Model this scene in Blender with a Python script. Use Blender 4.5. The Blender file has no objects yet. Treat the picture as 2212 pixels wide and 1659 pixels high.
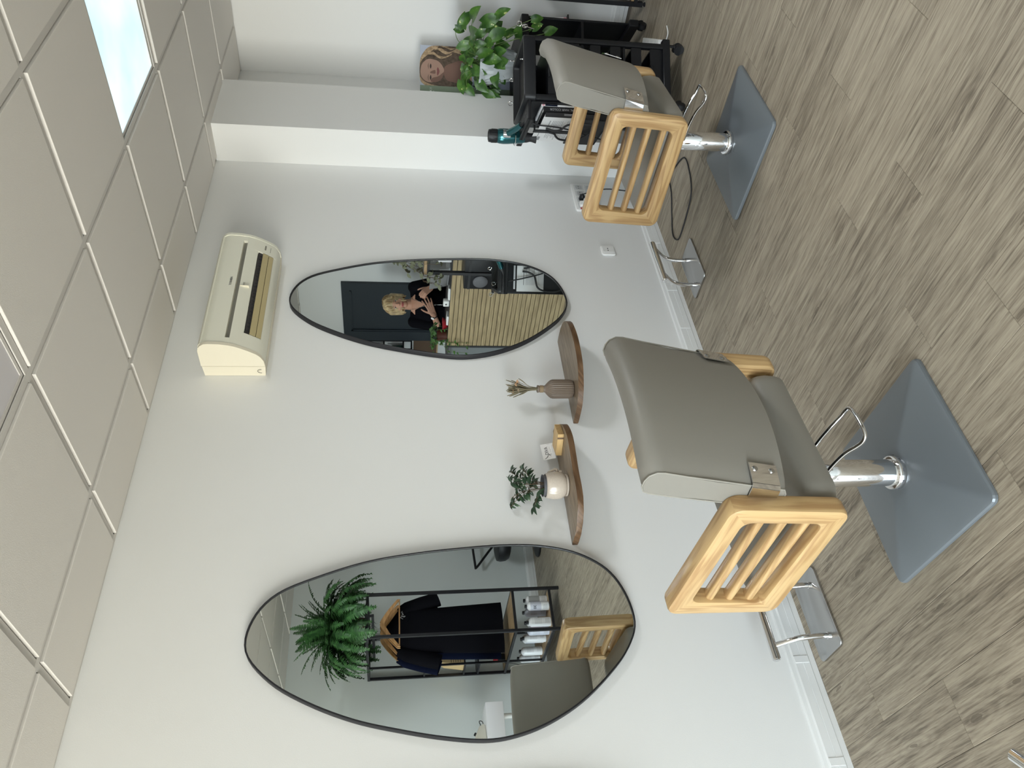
import bpy, bmesh, math, random
from mathutils import Matrix, Vector
R = math.radians
SC = bpy.context.scene
C = SC.collection
random.seed(7)

# ------------------------------------------------------------------ camera
CAM_H = 1.5543
YAW, PITCH, ROLL, FPX = 0.848371450, 0.152059541, 0.00147965342, 1674.13
fw = Vector((math.cos(YAW)*math.cos(PITCH), math.sin(YAW)*math.cos(PITCH), -math.sin(PITCH)))
rt = fw.cross(Vector((0, 0, 1))).normalized()
upv = rt.cross(fw)
r2 = rt*math.cos(ROLL) + upv*math.sin(ROLL)
u2 = upv*math.cos(ROLL) - rt*math.sin(ROLL)
cam = bpy.data.cameras.new('camera')
cam.sensor_fit = 'HORIZONTAL'; cam.sensor_width = 36.0; cam.lens = FPX*36.0/2212.0
cam.clip_start = 0.02
co = bpy.data.objects.new('camera', cam); C.objects.link(co)
M = Matrix((-u2, r2, -fw)).transposed().to_4x4()      # the phone was held on its side
M.translation = Vector((0, 0, CAM_H))
co.matrix_world = M
SC.camera = co

XL, WY0, WY1, ADDED_PANEL = -4.40, -2.15, 2.50, 12.5        # window wall, jambs of its opening, radiance of the added unseen ceiling panels
# ------------------------------------------------------------------ world, light, exposure
SC.view_settings.view_transform = 'Standard'
SC.view_settings.look = 'None'
SC.view_settings.gamma = 1.0
SC.view_settings.use_curve_mapping = False
SC.view_settings.exposure = EXPOSURE = 1.58
w = bpy.data.worlds.new('overcast_sky'); SC.world = w; w.use_nodes = True
nt = w.node_tree; nt.nodes.clear()
tc = nt.nodes.new('ShaderNodeTexCoord'); sep = nt.nodes.new('ShaderNodeSeparateXYZ')
rmp = nt.nodes.new('ShaderNodeValToRGB'); bg = nt.nodes.new('ShaderNodeBackground'); wo = nt.nodes.new('ShaderNodeOutputWorld')
mr = nt.nodes.new('ShaderNodeMapRange'); mr.inputs[1].default_value = -1; mr.inputs[2].default_value = 1
nt.links.new(tc.outputs['Generated'], sep.inputs[0]); nt.links.new(sep.outputs['Z'], mr.inputs[0])
nt.links.new(mr.outputs[0], rmp.inputs[0]); nt.links.new(rmp.outputs[0], bg.inputs[0]); nt.links.new(bg.outputs[0], wo.inputs[0])
cr = rmp.color_ramp
cr.elements[0].position = 0.0; cr.elements[0].color = (0.60, 0.56, 0.50, 1)
cr.elements[1].position = 1.0; cr.elements[1].color = (0.82, 0.91, 1.0, 1)
e = cr.elements.new(0.485); e.color = (0.66, 0.63, 0.58, 1)
e = cr.elements.new(0.515); e.color = (0.60, 0.66, 0.72, 1)
bg.inputs['Strength'].default_value = SKY = 9.0
pl = bpy.data.lights.new('window_portal', 'AREA'); pl.shape = 'RECTANGLE'; pl.size = 2.2; pl.size_y = WY1-WY0
pl.cycles.is_portal = True
po = bpy.data.objects.new('window_portal', pl); C.objects.link(po)
po.location = (XL-.14, (WY0+WY1)/2, 1.32); po.rotation_euler = (0, R(-90), 0)
SC.cycles.max_bounces = 14
SC.cycles.diffuse_bounces = 6
SC.cycles.glossy_bounces = 6
SC.cycles.transparent_max_bounces = 12
SC.cycles.use_denoising = True
SC.cycles.sample_clamp_indirect = 6.0
SC.cycles.caustics_reflective = False
SC.cycles.caustics_refractive = False

# ------------------------------------------------------------------ helpers
WM = {}
def V(*a): return Vector(a)
def T(x, y, z): return Matrix.Translation((x, y, z))
def RZ(a): return Matrix.Rotation(a, 4, 'Z')
def RX(a): return Matrix.Rotation(a, 4, 'X')
def RY(a): return Matrix.Rotation(a, 4, 'Y')
def frame(pos, right, up):
    r = Vector(right).normalized(); n = r.cross(Vector(up)).normalized(); u = n.cross(r)
    m = Matrix((r, u, n)).transposed().to_4x4(); m.translation = Vector(pos); return m

def B(): return bmesh.new()
def box(bm, c, s, m=None, bev=0.0, seg=2):
    mm = T(*c) @ Matrix.Diagonal((s[0], s[1], s[2], 1))
    if m is not None: mm = m @ mm
    vs = bmesh.ops.create_cube(bm, size=1.0, matrix=mm)['verts']
    if bev > 0:
        es = list({e for v in vs for e in v.link_edges})
        bmesh.ops.bevel(bm, geom=es, offset=bev, segments=seg, profile=0.5, affect='EDGES')
    return bm
def bx2(bm, a, b, m=None, bev=0.0, seg=2):
    return box(bm, [(a[i]+b[i])/2 for i in range(3)], [abs(b[i]-a[i]) for i in range(3)], m, bev, seg)
def cyl(bm, p0, p1, r0, r1=None, n=20):
    p0 = Vector(p0); p1 = Vector(p1); d = p1-p0
    m = d.to_track_quat('Z', 'Y').to_matrix().to_4x4(); m.translation = (p0+p1)/2
    bmesh.ops.create_cone(bm, cap_ends=True, segments=n, radius1=r0, radius2=r0 if r1 is None else r1, depth=d.length, matrix=m)
    return bm
def ball(bm, c, r, n=14, k=8, s=(1, 1, 1), m=None):
    mm = T(*c) @ Matrix.Diagonal((s[0], s[1], s[2], 1))
    if m is not None: mm = m @ mm
    bmesh.ops.create_uvsphere(bm, u_segments=n, v_segments=k, radius=r, matrix=mm); return bm
def smooth(pts, k=6, closed=False):
    P = [Vector(p) for p in pts]; n = len(P); out = []
    rng = range(n) if closed else range(n-1)
    for i in rng:
        if closed: a, b, c, d = P[(i-1) % n], P[i], P[(i+1) % n], P[(i+2) % n]
        else: a, b, c, d = P[max(i-1, 0)], P[i], P[i+1], P[min(i+2, n-1)]
        for j in range(k):
            t = j/k
            out.append(0.5*((2*b)+(c-a)*t+(2*a-5*b+4*c-d)*t*t+(3*b-a-3*c+d)*t**3))
    if not closed: out.append(P[-1])
    return out
def tube(bm, pts, r, n=10, closed=False, sq=False):
    P = [Vector(p) for p in pts]; N = len(P); rings = []
    rad = r if isinstance(r, (list, tuple)) else [r]*N
    def tan(i):
        if closed: t = P[(i+1) % N]-P[(i-1) % N]
        else: t = P[min(i+1, N-1)]-P[max(i-1, 0)]
        return t.normalized() if t.length > 1e-9 else Vector((0, 0, 1))
    t0 = tan(0)
    ref = Vector((0, 0, 1)) if abs(t0.z) < 0.9 else Vector((1, 0, 0))
    u = t0.cross(ref).normalized()
    for i in range(N):
        t = tan(i); u = (u - t*u.dot(t)).normalized(); v = t.cross(u)
        ring = []
        for j in range(n):
            a = 2*math.pi*(j+(0.5 if sq else 0))/n
            ring.append(bm.verts.new(P[i]+(u*math.cos(a)+v*math.sin(a))*rad[i]))
        rings.append(ring)
    for i in range(N if closed else N-1):
        A, Bq = rings[i], rings[(i+1) % N]
        for j in range(n):
            bm.faces.new((A[j], A[(j+1) % n], Bq[(j+1) % n], Bq[j]))
    if not closed:
        bm.faces.new(rings[0][::-1]); bm.faces.new(rings[-1])
    return bm
def lathe(bm, prof, n=28, m=None, fn=None):
    m = m or Matrix.Identity(4); rings = []
    for k, (r, z) in enumerate(prof):
        if r < 1e-6: rings.append([bm.verts.new(m @ Vector((0, 0, z)))]); continue
        ring = []
        for j in range(n):
            a = 2*math.pi*j/n; rr = fn(r, z, j, k) if fn else r
            ring.append(bm.verts.new(m @ Vector((rr*math.cos(a), rr*math.sin(a), z))))
        rings.append(ring)
    for A, Bq in zip(rings[:-1], rings[1:]):
        if len(A) == 1 and len(Bq) == 1: continue
        for j in range(n):
            if len(A) == 1: bm.faces.new((A[0], Bq[(j+1) % n], Bq[j]))
            elif len(Bq) == 1: bm.faces.new((A[j], A[(j+1) % n], Bq[0]))
            else: bm.faces.new((A[j], A[(j+1) % n], Bq[(j+1) % n], Bq[j]))
    if len(rings[0]) > 1: bm.faces.new(rings[0][::-1])
    if len(rings[-1]) > 1: bm.faces.new(rings[-1])
    return bm
def prism(bm, poly, z0, z1, m=None, bev=0.0, seg=2):
    m = m or Matrix.Identity(4)
    a = [bm.verts.new(m @ Vector((p[0], p[1], z0))) for p in poly]
    b = [bm.verts.new(m @ Vector((p[0], p[1], z1))) for p in poly]
    n = len(poly)
    f0 = bm.faces.new(a[::-1]); f1 = bm.faces.new(b)
    for i in range(n): bm.faces.new((a[i], a[(i+1) % n], b[(i+1) % n], b[i]))
    if bev > 0:
        es = list(set(f0.edges) | set(f1.edges))
        bmesh.ops.bevel(bm, geom=es, offset=bev, segments=seg, profile=0.5, affect='EDGES')
    return bm
def rrect(w, h, r, k=5, cx=0, cy=0):
    out = []
    for (sx, sy, a0) in ((1, 1, 0), (-1, 1, 90), (-1, -1, 180), (1, -1, 270)):
        for i in range(k+1):
            a = R(a0+90*i/k)
            out.append((cx+sx*(w/2-r)+r*math.cos(a), cy+sy*(h/2-r)+r*math.sin(a)))
    return out
def mesh_of(name, bm, m, grain=None, sm=38, uvfn=None):
    bmesh.ops.recalc_face_normals(bm, faces=bm.faces[:])
    if grain is not None or uvfn:
        uv = bm.loops.layers.uv.new('UVMap')
        for f in bm.faces:
            for l in f.loops:
                p = l.vert.co
                if uvfn: l[uv].uv = uvfn(p, f)
                else:
                    o = [p[i] for i in range(3) if i != grain]
                    l[uv].uv = (p[grain], o[0]+o[1]*0.83)
    me = bpy.data.meshes.new(name); bm.to_mesh(me); bm.free()
    if m is not None: me.materials.append(m)
    for p in me.polygons: p.use_smooth = True
    if sm < 180:
        me.set_sharp_from_angle(angle=R(sm))
    return me
def put(name, me, parent=None, loc=(0, 0, 0), rot=(0, 0, 0)):
    o = bpy.data.objects.new(name, me); C.objects.link(o)
    o.location = loc; o.rotation_euler = rot
    m = T(*loc) @ Matrix.LocRotScale(None, o.rotation_euler, None)
    if parent is not None: o.parent = parent; m = WM[parent.name] @ m
    WM[o.name] = m
    return o
def obj(name, bm, m, parent=None, loc=(0, 0, 0), rot=(0, 0, 0), grain=None, sm=38, world=False, uvfn=None):
    """world=True: the mesh was built in world coordinates"""
    if world:
        base = WM[parent.name] if parent is not None else T(*loc)
        bmesh.ops.transform(bm, matrix=base.inverted(), verts=bm.verts[:])
    return put(name, mesh_of(name, bm, m, grain, sm, uvfn), parent, loc if (not world or parent is None) else (0, 0, 0), rot)
def tag(o, label=None, cat=None, group=None, kind=None):
    if label: o['label'] = label
    if cat: o['category'] = cat
    if group: o['group'] = group
    if kind: o['kind'] = kind
    return o
def thing(name, label, cat, loc=(0, 0, 0), rz=0.0, group=None):
    o = bpy.data.objects.new(name, None); C.objects.link(o)
    o.empty_display_size = 0.05
    o.location = loc; o.rotation_euler = (0, 0, rz)
    WM[o.name] = T(*loc) @ RZ(rz)
    return tag(o, label, cat, group)
def struct(o): o['kind'] = 'structure'; return o
def copy_tree(o, parent=None):
    c = o.copy(); C.objects.link(c); c.parent = parent
    WM[c.name] = WM[o.name]
    for ch in list(o.children): copy_tree(ch, c)
    return c
def dup(root, loc, rz, label, group=None):
    c = copy_tree(root); c.location = loc; c.rotation_euler = (0, 0, rz); WM[c.name] = T(*loc) @ RZ(rz)
    c['label'] = label
    if group: c['group'] = group
    return c
def text(name, s, size, m, parent, mat4, ext=0.0004, align='CENTER', world=True, sx=1.0):
    cu = bpy.data.curves.new(name, 'FONT'); cu.body = s; cu.size = size; cu.extrude = ext
    cu.align_x = align; cu.align_y = 'CENTER'; cu.resolution_u = 3
    o = bpy.data.objects.new('tmp_text', cu); C.objects.link(o)
    me = bpy.data.meshes.new_from_object(o)
    bpy.data.objects.remove(o); bpy.data.curves.remove(cu)
    me.name = name
    mm = mat4 @ Matrix.Diagonal((sx, 1, 1, 1))
    if world: mm = WM[parent.name].inverted() @ mm
    me.transform(mm)
    me.materials.clear(); me.materials.append(m)
    return put(name, me, parent)

# ------------------------------------------------------------------ materials
def P(name, col, rough=0.5, metal=0.0, spec=0.5, bump=0.0, bscale=200.0, var=0.0, vscale=3.0, coat=0.0, emit=None, sss=0.0):
    m = bpy.data.materials.new(name); m.use_nodes = True; nt = m.node_tree; b = nt.nodes['Principled BSDF']
    b.inputs['Base Color'].default_value = (*col, 1); b.inputs['Roughness'].default_value = rough
    b.inputs['Metallic'].default_value = metal; b.inputs['Specular IOR Level'].default_value = spec
    b.inputs['Coat Weight'].default_value = coat
    if emit: b.inputs['Emission Color'].default_value = (*emit[0], 1); b.inputs['Emission Strength'].default_value = emit[1]
    if sss: b.inputs['Subsurface Weight'].default_value = sss; b.inputs['Subsurface Radius'].default_value = (.01, .004, .002)
    tc = nt.nodes.new('ShaderNodeTexCoord')
    if bump:
        n = nt.nodes.new('ShaderNodeTexNoise'); n.inputs['Scale'].default_value = bscale; n.inputs['Detail'].default_value = 3
        bp = nt.nodes.new('ShaderNodeBump'); bp.inputs['Strength'].default_value = bump; bp.inputs['Distance'].default_value = 0.002
        nt.links.new(tc.outputs['Object'], n.inputs['Vector']); nt.links.new(n.outputs['Fac'], bp.inputs['Height']); nt.links.new(bp.outputs[0], b.inputs['Normal'])
    if var:
        n = nt.nodes.new('ShaderNodeTexNoise'); n.inputs['Scale'].default_value = vscale; n.inputs['Detail'].default_value = 4
        r = nt.nodes.new('ShaderNodeValToRGB')
        r.color_ramp.elements[0].position = .3; r.color_ramp.elements[1].position = .7
        r.color_ramp.elements[0].color = (*[c*(1-var) for c in col], 1); r.color_ramp.elements[1].color = (*[min(1, c*(1+var)) for c in col], 1)
        nt.links.new(tc.outputs['Object'], n.inputs['Vector']); nt.links.new(n.outputs['Fac'], r.inputs[0]); nt.links.new(r.outputs[0], b.inputs['Base Color'])
    return m
def wood(name, light, dark, su=5.0, sv=70.0, rough=0.42, ring=0.5, sheen=0.5):
    """grain runs along U"""
    m = bpy.data.materials.new(name); m.use_nodes = True; nt = m.node_tree; b = nt.nodes['Principled BSDF']
    L = nt.links.new; N = nt.nodes.new
    uv = N('ShaderNodeUVMap'); oi = N('ShaderNodeObjectInfo'); add = N('ShaderNodeVectorMath'); add.operation = 'ADD'
    mul = N('ShaderNodeMath'); mul.operation = 'MULTIPLY'; mul.inputs[1].default_value = 7.0
    cb = N('ShaderNodeCombineXYZ'); L(oi.outputs['Random'], mul.inputs[0]); L(mul.outputs[0], cb.inputs[0]); L(mul.outputs[0], cb.inputs[1])
    L(uv.outputs[0], add.inputs[0]); L(cb.outputs[0], add.inputs[1])
    mp = N('ShaderNodeMapping'); mp.inputs['Scale'].default_value = (su, sv, 1); L(add.outputs[0], mp.inputs[0])
    n1 = N('ShaderNodeTexNoise'); n1.inputs['Scale'].default_value = 1.0; n1.inputs['Detail'].default_value = 5; n1.inputs['Roughness'].default_value = .62; n1.inputs['Distortion'].default_value = 0.35
    L(mp.outputs[0], n1.inputs['Vector'])
    mp2 = N('ShaderNodeMapping'); mp2.inputs['Scale'].default_value = (su*.35, sv*.22, 1); L(add.outputs[0], mp2.inputs[0])
    n2 = N('ShaderNodeTexNoise'); n2.inputs['Scale'].default_value = 1.0; n2.inputs['Detail'].default_value = 2; L(mp2.outputs[0], n2.inputs['Vector'])
    wv = N('ShaderNodeMath'); wv.operation = 'MULTIPLY'; wv.inputs[1].default_value = 42.0; L(n2.outputs['Fac'], wv.inputs[0])
    sn = N('ShaderNodeMath'); sn.operation = 'SINE'; L(wv.outputs[0], sn.inputs[0])
    mx = N('ShaderNodeMath'); mx.operation = 'MULTIPLY_ADD'; mx.inputs[1].default_value = 0.20*ring; L(sn.outputs[0], mx.inputs[0]); L(n1.outputs['Fac'], mx.inputs[2])
    rp = N('ShaderNodeValToRGB'); rp.color_ramp.elements[0].position = .34; rp.color_ramp.elements[1].position = .62
    rp.color_ramp.elements[0].color = (*dark, 1); rp.color_ramp.elements[1].color = (*light, 1)
    L(mx.outputs[0], rp.inputs[0]); L(rp.outputs[0], b.inputs['Base Color'])
    bp = N('ShaderNodeBump'); bp.inputs['Strength'].default_value = .12; bp.inputs['Distance'].default_value = .001; L(n1.outputs['Fac'], bp.inputs['Height']); L(bp.outputs[0], b.inputs['Normal'])
    b.inputs['Roughness'].default_value = rough; b.inputs['Specular IOR Level'].default_value = sheen
    return m
def plank_mat():
    m = bpy.data.materials.new('oak_vinyl'); m.use_nodes = True; nt = m.node_tree; b = nt.nodes['Principled BSDF']
    L = nt.links.new; N = nt.nodes.new
    tc = N('ShaderNodeTexCoord'); oi = N('ShaderNodeObjectInfo')
    cb = N('ShaderNodeCombineXYZ'); k = N('ShaderNodeMath'); k.operation = 'MULTIPLY'; k.inputs[1].default_value = 91.0
    L(oi.outputs['Random'], k.inputs[0]); L(k.outputs[0], cb.inputs[0]); L(k.outputs[0], cb.inputs[1])
    add = N('ShaderNodeVectorMath'); add.operation = 'ADD'; L(tc.outputs['Object'], add.inputs[0]); L(cb.outputs[0], add.inputs[1])
    def mapped(sx, sy, src=None):
        mp = N('ShaderNodeMapping'); mp.inputs['Scale'].default_value = (sx, sy, 1); L(src or add.outputs[0], mp.inputs[0]); return mp.outputs[0]
    def noise(sx, sy, det, dist, rough=.6, src=None):
        n = N('ShaderNodeTexNoise'); n.inputs['Scale'].default_value = 1; n.inputs['Detail'].default_value = det; n.inputs['Roughness'].default_value = rough; n.inputs['Distortion'].default_value = dist
        L(mapped(sx, sy, src), n.inputs['Vector']); return n.outputs['Fac']
    def mth(op, a, b_=None, c=None):
        q = N('ShaderNodeMath'); q.operation = op
        for i, x in enumerate((a, b_, c)):
            if x is None: continue
            if isinstance(x, (int, float)): q.inputs[i].default_value = x
            else: L(x, q.inputs[i])
        return q.outputs[0]
    # knots: sparse cells, with growth rings bending round them
    wob = N('ShaderNodeTexNoise'); wob.inputs['Scale'].default_value = 5.0; wob.inputs['Detail'].default_value = 2; L(add.outputs[0], wob.inputs['Vector'])
    wv = N('ShaderNodeVectorMath'); wv.operation = 'SCALE'; wv.inputs['Scale'].default_value = .06; L(wob.outputs['Color'], wv.inputs[0])
    av = N('ShaderNodeVectorMath'); av.operation = 'ADD'; L(add.outputs[0], av.inputs[0]); L(wv.outputs[0], av.inputs[1])
    vo = N('ShaderNodeTexVoronoi'); vo.voronoi_dimensions = '2D'; vo.inputs['Scale'].default_value = 1.0; L(mapped(6.5, 1.7, av.outputs[0]), vo.inputs['Vector'])
    on = mth('GREATER_THAN', N('ShaderNodeSeparateColor').outputs[0], .52)
    sepc = on.node.inputs[0].links[0].from_node; L(vo.outputs['Color'], sepc.inputs[0])
    dist = vo.outputs['Distance']
    rings = mth('SINE', mth('MULTIPLY', dist, 70))
    fade = mth('MULTIPLY', mth('SUBTRACT', 1.0, mth('SMOOTH_MIN', mth('MULTIPLY', dist, 2.6), 1.0, .05)), on)
    fine = noise(210, 9, 4, .4, .65); streak = noise(70, 2.6, 4, .7); mid = noise(26, 1.7, 5, 1.3); broad = noise(6, 0.8, 3, .8)
    v = mth('MULTIPLY_ADD', fine, .55, mth('MULTIPLY_ADD', streak, .40, mth('MULTIPLY_ADD', mid, .32, mth('MULTIPLY_ADD', broad, .20, mth('MULTIPLY_ADD', oi.outputs['Random'], .045, -.255)))))
    v = mth('MULTIPLY_ADD', mth('MULTIPLY', rings, fade), .035, v)
    v = mth('SUBTRACT', v, mth('MULTIPLY', fade, .030))
    rp = N('ShaderNodeValToRGB'); E = rp.color_ramp.elements
    E[0].position = .33; E[0].color = (.120, .098, .072, 1); E[1].position = .63; E[1].color = (.430, .375, .290, 1)
    e = E.new(.43); e.color = (.225, .188, .142, 1); e = E.new(.52); e.color = (.335, .286, .219, 1)
    L(v, rp.inputs[0])
    kn = mth('MULTIPLY', mth('LESS_THAN', dist, mth('MULTIPLY_ADD', noise(60, 24, 2, .5), .055, .012)), on)
    mx = N('ShaderNodeMix'); mx.data_type = 'RGBA'; mx.inputs[7].default_value = (.10, .078, .056, 1)
    L(mth('MULTIPLY', kn, .6), mx.inputs[0]); L(rp.outputs[0], mx.inputs[6]); L(mx.outputs[2], b.inputs['Base Color'])
    bp = N('ShaderNodeBump'); bp.inputs['Strength'].default_value = .18; bp.inputs['Distance'].default_value = .0012; L(v, bp.inputs['Height']); L(bp.outputs[0], b.inputs['Normal'])
    b.inputs['Roughness'].default_value = .46; b.inputs['Specular IOR Level'].default_value = .4
    return m
def glass_mat():
    m = bpy.data.materials.new('window_glass'); m.use_nodes = True; nt = m.node_tree; nt.nodes.clear()
    o = nt.nodes.new('ShaderNodeOutputMaterial'); t = nt.nodes.new('ShaderNodeBsdfTransparent'); g = nt.nodes.new('ShaderNodeBsdfGlossy'); mx = nt.nodes.new('ShaderNodeMixShader')
    t.inputs[0].default_value = (.97, .99, .985, 1); g.inputs['Roughness'].default_value = .01
    fr = nt.nodes.new('ShaderNodeFresnel'); fr.inputs[0].default_value = 1.3
    nt.links.new(fr.outputs[0], mx.inputs[0]); nt.links.new(t.outputs[0], mx.inputs[1]); nt.links.new(g.outputs[0], mx.inputs[2]); nt.links.new(mx.outputs[0], o.inputs[0])
    return m
def leaf_mat(name, a, b_, rough=.38, spots=None):
    m = bpy.data.materials.new(name); m.use_nodes = True; nt = m.node_tree; b = nt.nodes['Principled BSDF']
    L = nt.links.new; N = nt.nodes.new
    tc = N('ShaderNodeTexCoord'); oi = N('ShaderNodeObjectInfo'); n = N('ShaderNodeTexNoise'); n.inputs['Scale'].default_value = 26; n.inputs['Detail'].default_value = 3
    cb = N('ShaderNodeVectorMath'); cb.operation = 'ADD'; L(tc.outputs['Object'], cb.inputs[0]); k = N('ShaderNodeMath'); k.operation = 'MULTIPLY'; k.inputs[1].default_value = 31; L(oi.outputs['Random'], k.inputs[0]); L(k.outputs[0], cb.inputs[1])
    L(cb.outputs[0], n.inputs['Vector'])
    r = N('ShaderNodeValToRGB'); r.color_ramp.elements[0].position = .38; r.color_ramp.elements[0].color = (*a, 1); r.color_ramp.elements[1].position = .62; r.color_ramp.elements[1].color = (*b_, 1)
    if spots:
        e = r.color_ramp.elements.new(.70); e.color = (*spots, 1)
        e = r.color_ramp.elements.new(.66); e.color = (*b_, 1)
    L(n.outputs['Fac'], r.inputs[0]); L(r.outputs[0], b.inputs['Base Color']); b.inputs['Roughness'].default_value = rough
    return m
def led_mat():
    """the lit panel is printed with a cloudy sky"""
    m = bpy.data.materials.new('sky_print_panel'); m.use_nodes = True; nt = m.node_tree; b = nt.nodes['Principled BSDF']
    L = nt.links.new; N = nt.nodes.new
    tc = N('ShaderNodeTexCoord'); n = N('ShaderNodeTexNoise'); n.inputs['Scale'].default_value = 3.2; n.inputs['Detail'].default_value = 5
    L(tc.outputs['Object'], n.inputs['Vector'])
    r = N('ShaderNodeValToRGB'); r.color_ramp.elements[0].position = .38; r.color_ramp.elements[0].color = (.52, .80, .95, 1); r.color_ramp.elements[1].position = .66; r.color_ramp.elements[1].color = (.76, .97, 1.0, 1)
    L(n.outputs['Fac'], r.inputs[0]); L(r.outputs[0], b.inputs['Emission Color']); b.inputs['Emission Strength'].default_value = .40
    b.inputs['Base Color'].default_value = (.3, .3, .3, 1); b.inputs['Roughness'].default_value = .5
    return m

m_wall = P('wall_paint', (.785, .79, .785), .75, spec=.3, bump=.12, bscale=320)
m_sage = P('sage_grey_paint', (.66, .70, .70), .75, spec=.3, bump=.12, bscale=320)
m_tile = P('ceiling_tile_mat', (.74, .715, .68), .9, spec=.2, bump=.25, bscale=420)
m_tbar = P('t_bar_paint', (.62, .60, .57), .5)
m_dark = P('shadow_gap', (.05, .045, .045), .9)
m_white = P('white_plastic', (.82, .82, .81), .35)
m_skirt = P('skirting_white', (.78, .79, .79), .4)
m_floorbase = P('screed', (.12, .10, .08), .9)
m_plank = plank_mat()
m_led = led_mat()
m_panel_off = P('opal_diffuser', (.62, .60, .63), .35)
m_glass = glass_mat()
m_alu = P('window_frame_grey', (.42, .43, .44), .4, metal=.2)
m_mirror = P('mirror_silver', (.80, .845, .835), .0, metal=1.0)
m_black = P('black_metal', (.012, .012, .015), .42, spec=.45)
m_blackp = P('black_plastic', (.009, .0095, .0115), .42, spec=.35)
m_softblack = P('matt_black', (.016, .016, .018), .6)
m_leather = P('taupe_leatherette', (.240, .227, .200), .46, spec=.4, bump=.10, bscale=900)
m_seam = P('taupe_thread', (.30, .285, .25), .6)
m_chrome = P('chrome', (.80, .80, .81), .05, metal=1.0)
m_steel = P('brushed_steel', (.50, .50, .50), .20, metal=1.0)
m_base = P('grey_lacquer', (.165, .185, .203), .34, metal=.15, spec=.6)
m_oak = wood('rubberwood', (.585, .395, .190), (.420, .252, .110), su=4, sv=85, rough=.38, ring=.7)
m_shelf = wood('walnut_stain', (.265, .200, .137), (.160, .115, .075), su=7, sv=75, rough=.4)
m_shelf_edge = wood('walnut_edge', (.165, .092, .046), (.095, .050, .024), su=7, sv=75, rough=.4)
m_bamboo = wood('bamboo', (.66, .45, .20), (.52, .33, .13), su=4, sv=110, rough=.45, ring=.2)
m_beech = wood('beech_hanger', (.50, .28, .115), (.36, .18, .065), su=6, sv=60, rough=.35)
m_slat = wood('pale_oak_slat', (.38, .295, .165), (.26, .195, .105), su=4, sv=60, rough=.55)
m_top = wood('oak_board', (.42, .29, .16), (.30, .195, .10), su=4, sv=60, rough=.5)
m_ac = P('ivory_plastic', (.80, .79, .68), .38)
m_ac_side = P('ivory_plastic_aged', (.76, .71, .58), .38)
m_ac_gold = P('yellowed_louver', (.50, .42, .23), .42)
m_ac_slot = P('grey_recess', (.20, .19, .16), .6)
m_navy = P('door_navy', (.015, .022, .030), .42)
m_dkgrey = P('print_grey', (.10, .10, .11), .6)
m_ink = P('ink_black', (.01, .01, .012), .5)
m_paper = P('paper_white', (.84, .84, .84), .7)
m_textgrey = P('print_faint', (.36, .36, .37), .7)
m_skin = P('skin', (.52, .29, .205), .5, spec=.35, sss=.12)
m_hair = P('blonde_hair', (.46, .345, .19), .5, bump=.6, bscale=120, var=.3, vscale=30)
m_cloth = P('black_knit', (.0045, .0045, .0065), .9, spec=.05)
m_navycloth = P('navy_cloth', (.004, .006, .018), .9, spec=.05)
m_pink = P('pink_print', (.62, .30, .34), .6)
m_red = P('red_plastic', (.36, .02, .03), .35)
m_green_leaf = leaf_mat('pothos_leaf', (.020, .070, .010), (.060, .155, .018), spots=(.46, .50, .20))
m_dark_leaf = leaf_mat('dark_leaf', (.014, .034, .016), (.030, .068, .030), spots=(.25, .30, .20))
m_fern = leaf_mat('fern_leaf', (.018, .066, .018), (.045, .140, .034), rough=.5)
m_sprig = leaf_mat('sprig_leaf', (.030, .085, .018), (.060, .150, .030), rough=.45)
m_stem = P('green_stem', (.12, .19, .05), .5)
m_twig = P('brown_stem', (.10, .065, .035), .7)
m_soil = P('soil', (.03, .022, .016), .95)
m_ceram = P('speckled_cream', (.56, .485, .41), .16, var=.05, vscale=160)
m_vase = P('taupe_ceramic', (.165, .125, .094), .45)
m_twine = P('jute', (.25, .18, .105), .8)
m_terra = P('brown_pot', (.10, .028, .018), .5)
m_film = P('frosted_film', (.62, .66, .68), .22, spec=.6, bump=.9, bscale=38)
m_teal = P('teal_lacquer', (.015, .115, .135), .16, metal=.75, coat=.5)
m_kraft = P('kraft_paper', (.55, .40, .21), .8)
m_greyglass = P('bottle_grey', (.30, .33, .33), .12)
m_bottle = P('bottle_white', (.80, .80, .82), .3)
m_bottle_lilac = P('bottle_lilac', (.60, .62, .72), .3)
m_bottle_green = P('bottle_dark_green', (.008, .035, .025), .2)
m_brown = P('brown_panel', (.085, .050, .030), .5)
m_cotton = P('dried_flower', (.66, .50, .34), .9)
m_straw = P('dried_grass', (.19, .165, .105), .9)
m_cream = P('cream_petal', (.80, .74, .64), .9)
m_peach = P('peach_petal', (.62, .36, .20), .9)
m_gum = P('eucalyptus', (.17, .18, .115), .8)

# ================================================================== the room
XR, XD = 5.22, 6.49        # far wall, far wall of the reception bay
YB, YF = 2.703, -2.335                # mirror wall, wall behind the camera
HC = 2.581                            # underside of the ceiling grid

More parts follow.
